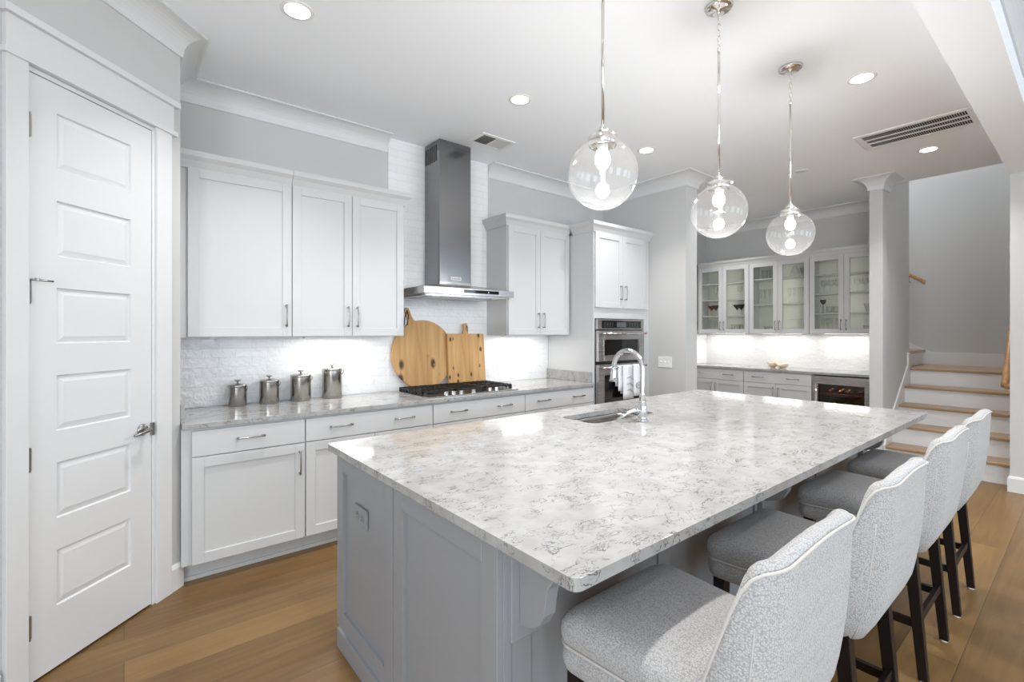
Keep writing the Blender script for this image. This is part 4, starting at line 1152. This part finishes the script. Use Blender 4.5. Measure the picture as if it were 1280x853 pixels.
# cabinet 0
def martini2(xl, bowl, lab, yd=.14):
    y1, w_, _ = GC[0]
    t = thing('martini_glass', lab, 'glass', (XU + yd, y1 - xl, ZBU0 + SHELVES[0][0] + .0182))
    MB().lathe([(.0001, 0), (.036, 0), (.036, .003), (.005, .008), (.004, .085), (.0001, .085)], 20).build('stem', CLEAR, t)
    MB().lathe([(.004, .084), (.062, .165), (.060, .165), (.0001, .086)], 24).build('bowl', bowl, t)
martini2(.115, REDGLASS, 'red martini glass partly behind the blue one, in the bar cabinet', .19)
martini2(.225, BLUEGLASS, 'dark blue martini glass beside the red one in the bar cabinet', .11)
martini2(.520, CRIMSON, 'dark crimson martini glass behind the centre stile in the bar cabinet', .20)
martini2(.620, GREENGLASS, 'dark green martini glass next to the crimson one in the bar cabinet', .12)
G = 'clear glassware in the bar cabinets'
place(0, .215, .14, 1, p_wine(.19), CLEAR, 'wine_glass', 'clear wine glass directly above the blue martini glass', 'glass', G)
place(0, .590, .14, 1, p_wine(.20), CLEAR, 'wine_glass', 'clear wine glass directly above the green martini glass', 'glass', G)
for xl, yd in ((.12, .12), (.19, .16), (.255, .12)): place(0, xl, yd, -1, p_flute(.19), CLEAR, 'champagne_flute', 'clear flute on the floor of the cabinet below the blue martini glass', 'glass', 'flutes below the blue martini glass')
for xl, yd in ((.50, .12), (.56, .16), (.615, .12), (.69, .14)): place(0, xl, yd, -1, p_tumbler(.12, .03), CLEAR, 'tumbler', 'clear tumbler on the floor of the cabinet below the green martini glass', 'glass', 'tumblers below the green martini glass')
# cabinet 1
for xl, yd in ((.16, .13), (.26, .13)): place(1, xl, yd, 1, p_tumbler(.13, .040), CLEAR, 'tumbler', 'clear tall tumbler on the top shelf of the middle bar cabinet', 'glass', 'tall tumblers on the middle top shelf')
place(1, .56, .14, 1, p_carafe(.15), CLEAR, 'carafe', 'small clear carafe on the top shelf of the middle bar cabinet', 'carafe', G)
place(1, .68, .14, 1, p_bowl(.06, .12), CLEAR, 'glass_bowl', 'deep clear glass bowl on the middle top shelf beside the carafe', 'bowl', G)
for xl in (.11, .17, .23, .29): place(1, xl, .12, 0, p_flute(.22), CLEAR, 'champagne_flute', 'clear flute on the middle shelf, behind the door nearest the martini glasses', 'glass', 'flutes behind the nearer middle door')
for xl in (.49, .55, .61, .67): place(1, xl, .14, 0, p_flute(.22), CLEAR, 'champagne_flute', 'clear flute on the middle shelf, behind the door nearest the drinks cooler', 'glass', 'flutes behind the farther middle door')
place(1, .22, .14, -1, p_bowl(.08, .09), CLEAR, 'glass_bowl', 'clear glass bowl on the floor of the middle bar cabinet', 'bowl', G)
o = place(1, .60, .15, -1, [(.0001, 0), (.06, 0), (.06, .005), (.012, .012), (.010, .17), (.11, .180), (.11, .186), (.0001, .186)], CLEAR, 'cake_stand', 'clear footed cake stand on the floor of the middle bar cabinet', 'cake stand', G)
# cabinet 2
for xl in (.125, .205, .285): place(2, xl, .13, 1, p_wine(.18), CLEAR, 'wine_glass', 'clear wine glass on the upper shelf, behind the door above the cooler handle', 'glass', 'wine glasses on the upper shelf')
for xl in (.50, .58, .66): place(2, xl, .13, 1, p_wine(.17), CLEAR, 'wine_glass', 'clear wine glass on the upper shelf, next to the stair partition', 'glass', 'wine glasses beside the partition')
o = place(2, .125, .10, 0, [(.0001, 0), (.028, 0), (.028, .004), (.004, .008), (.004, .11), (.030, .14), (.036, .165), (.028, .178), (.0001, .180)], BOTTLE, 'dark_goblet', 'dark-bowled goblet on the lower shelf above the cooler handle', 'glass', G)
for xl in (.185, .260, .335): place(2, xl, .14, 0, p_tumbler(.085, .034), CLEAR, 'tumbler', 'short clear tumbler on the lower shelf beside the dark goblet', 'glass', 'short tumblers beside the dark goblet')
place(2, .625, .13, 0, p_bowl(.062, .11), CLEAR, 'glass_bowl', 'smoky clear bowl on the lower shelf by the stair partition', 'bowl', G)
for xl in (.115, .165, .215, .275): place(2, xl, .13, -1, p_flute(.19), CLEAR, 'champagne_flute', 'clear flute on the cabinet floor below the dark goblet', 'glass', 'flutes below the dark goblet')
place(2, .60, .14, -1, p_tumbler(.09, .04), CLEAR, 'tumbler', 'clear tumbler on the cabinet floor below the smoky bowl', 'glass', G)
# shell bowls on the bar
for x, y, r, lab, sq in ((7.20, 2.945, .072, 'cream shell bowl on the bar, the one nearer the corner base cabinet', .9), (7.17, 2.805, .078, 'flatter cream shell bowl on the bar, the one nearer the cooler', .7)):
    h_ = .085 * sq; m = MB(); pr = []
    for i in range(9): q = PI / 2 * i / 8; pr.append((max(.0001, r * math.sin(q)), h_ * (1 - math.cos(q))))
    for i in range(8, -1, -1): q = PI / 2 * i / 8; pr.append((max(.0001, (r - .005) * math.sin(q)), .005 + (h_ - .004) * (1 - math.cos(q))))
    N = 30; vs = []
    for i in range(N):
        a = 2 * PI * i / N
        for rr_, zz in pr:
            k_ = 1 + .05 * math.cos(10 * a) * (zz / h_); wv = .010 * math.cos(3 * a) * (zz / h_)
            vs.append((rr_ * k_ * math.cos(a), rr_ * k_ * math.sin(a), zz + wv))
    k_ = len(pr); m.add(vs, [(i * k_ + j, ((i + 1) % N) * k_ + j, ((i + 1) % N) * k_ + j + 1, i * k_ + j + 1) for i in range(N) for j in range(k_ - 1)], True)
    o = m.build('shell_bowl', CERAMIC); o.location = (x, y, .9145); tag(o, lab, 'bowl')

# ------------------------------------------------------------------ staircase
stc = thing('staircase', 'white staircase with oak treads rising behind the grey partition', 'stairs', (6.35, .985, 0))
RS, RUN, X0s, YL, YR = .197, .2725, 6.37, 1.468, .502
def sb(m, x0, x1, y0, y1, z0, z1): return m.box(x0 - 6.35, x1 - 6.35, y0 - .985, y1 - .985, z0, z1)
for k in range(5):
    z = RS * (k + 1); x = X0s + RUN * k
    x1 = x + RUN + .02 if k < 4 else 8.40
    y1 = YL - .02
    m = MB(); sb(m, x, x + .02, YR, YL - .002, z - RS, z - .028); m.build('riser', TRIM, stc)
    m = MB(); sb(m, x - .025, x1, YR, y1, z - .028, z)
    if k == 4: sb(m, XBK + .066, x1, y1, 1.49, z - .028, z)
    m.build('tread', OAK, stc, .006, 3)
for k in range(6):   # upper flight turning away behind the bar
    y = 1.50 + k * RUN; z = RS * (6 + k)
    m = MB(); sb(m, XBK + .066, 8.41, y, y + .02, z - RS, z - .028); m.build('riser', TRIM, stc)
    m = MB(); sb(m, XBK + .066, 8.41, y - .025, y + RUN + .02, z - .028, z); m.build('tread', OAK, stc, .006, 3)
# skirt boards
def skirt_xz(name, pts, y0, y1):
    m = MB().prism([(a - 6.35, b) for a, b in pts], 1, y0 - .985, y1 - .985); return m.build(name, TRIM, stc, .002)
zl = RS * 5
skirt_xz('skirt_board', [(6.365, 0), (6.365, .20), (6.46, .36), (7.36, 1.02), (7.36, 1.17), (7.39, 1.17), (7.47, 1.17), (7.47, 0)], YL - .016, YL + .0)
skirt_xz('skirt_board', [(6.40, 0), (6.40, .35), (7.55, 1.19), (8.40, 1.19), (8.40, 0)], YR, YR + .016)
m = MB().prism([(YR - .985, zl - .02), (4.18 - .985, zl - .02), (4.18 - .985, zl + 2.05), (1.60 - .985, zl + .26), (1.42 - .985, zl + .165), (YR - .985, zl + .165)], 0, 8.400 - 6.35, 8.415 - 6.35)
m.build('skirt_board', TRIM, stc, .002)
# handrails
hr = thing('handrail', 'oak handrail on the stair back wall rising behind the partition', 'handrail', (8.33, 1.62, 1.9))
def rail_loft(path, w_=.022, h_=.028):
    m = MB(); rings = []
    for p in path:
        rings.append([(p[0] + w_ * a, p[1], p[2] + h_ * b) for a, b in ((-1, -.6), (-.6, -1), (.6, -1), (1, -.6), (1, .5), (.6, 1), (-.6, 1), (-1, .5))])
    return m.loft(rings, True, False)
rail_loft([(0, -.15, .19), (0, 2.3, .19 + 2.45 * .72)]).build('rail', OAKRAIL, hr)
MB().tube([(.0, .02, .29), (.0, .02, .22), (.09, .02, .20)], .007, 8).build('bracket', NICKEL, hr)
h2 = thing('handrail', 'round oak handrail beside the wall end at the stair foot', 'handrail', (6.60, .572, .90))
m = MB()
A = Vector((0, 0, 0)); B = Vector((1.3, 0, 1.3 * .88))
m.tube([A, A + (B - A) * .03, A + (B - A) * .5, B], .030, 14)
m.build('rail', OAKRAIL, h2)
MB().tube([(.01, 0, .0), (.0, -.068, -.002)], .029, 14).build('return_block', OAKRAIL, h2)
MB().tube([(.5, 0, .42), (.5, 0, .37), (.5, -.07, .35)], .007, 8).build('bracket', NICKEL, h2)
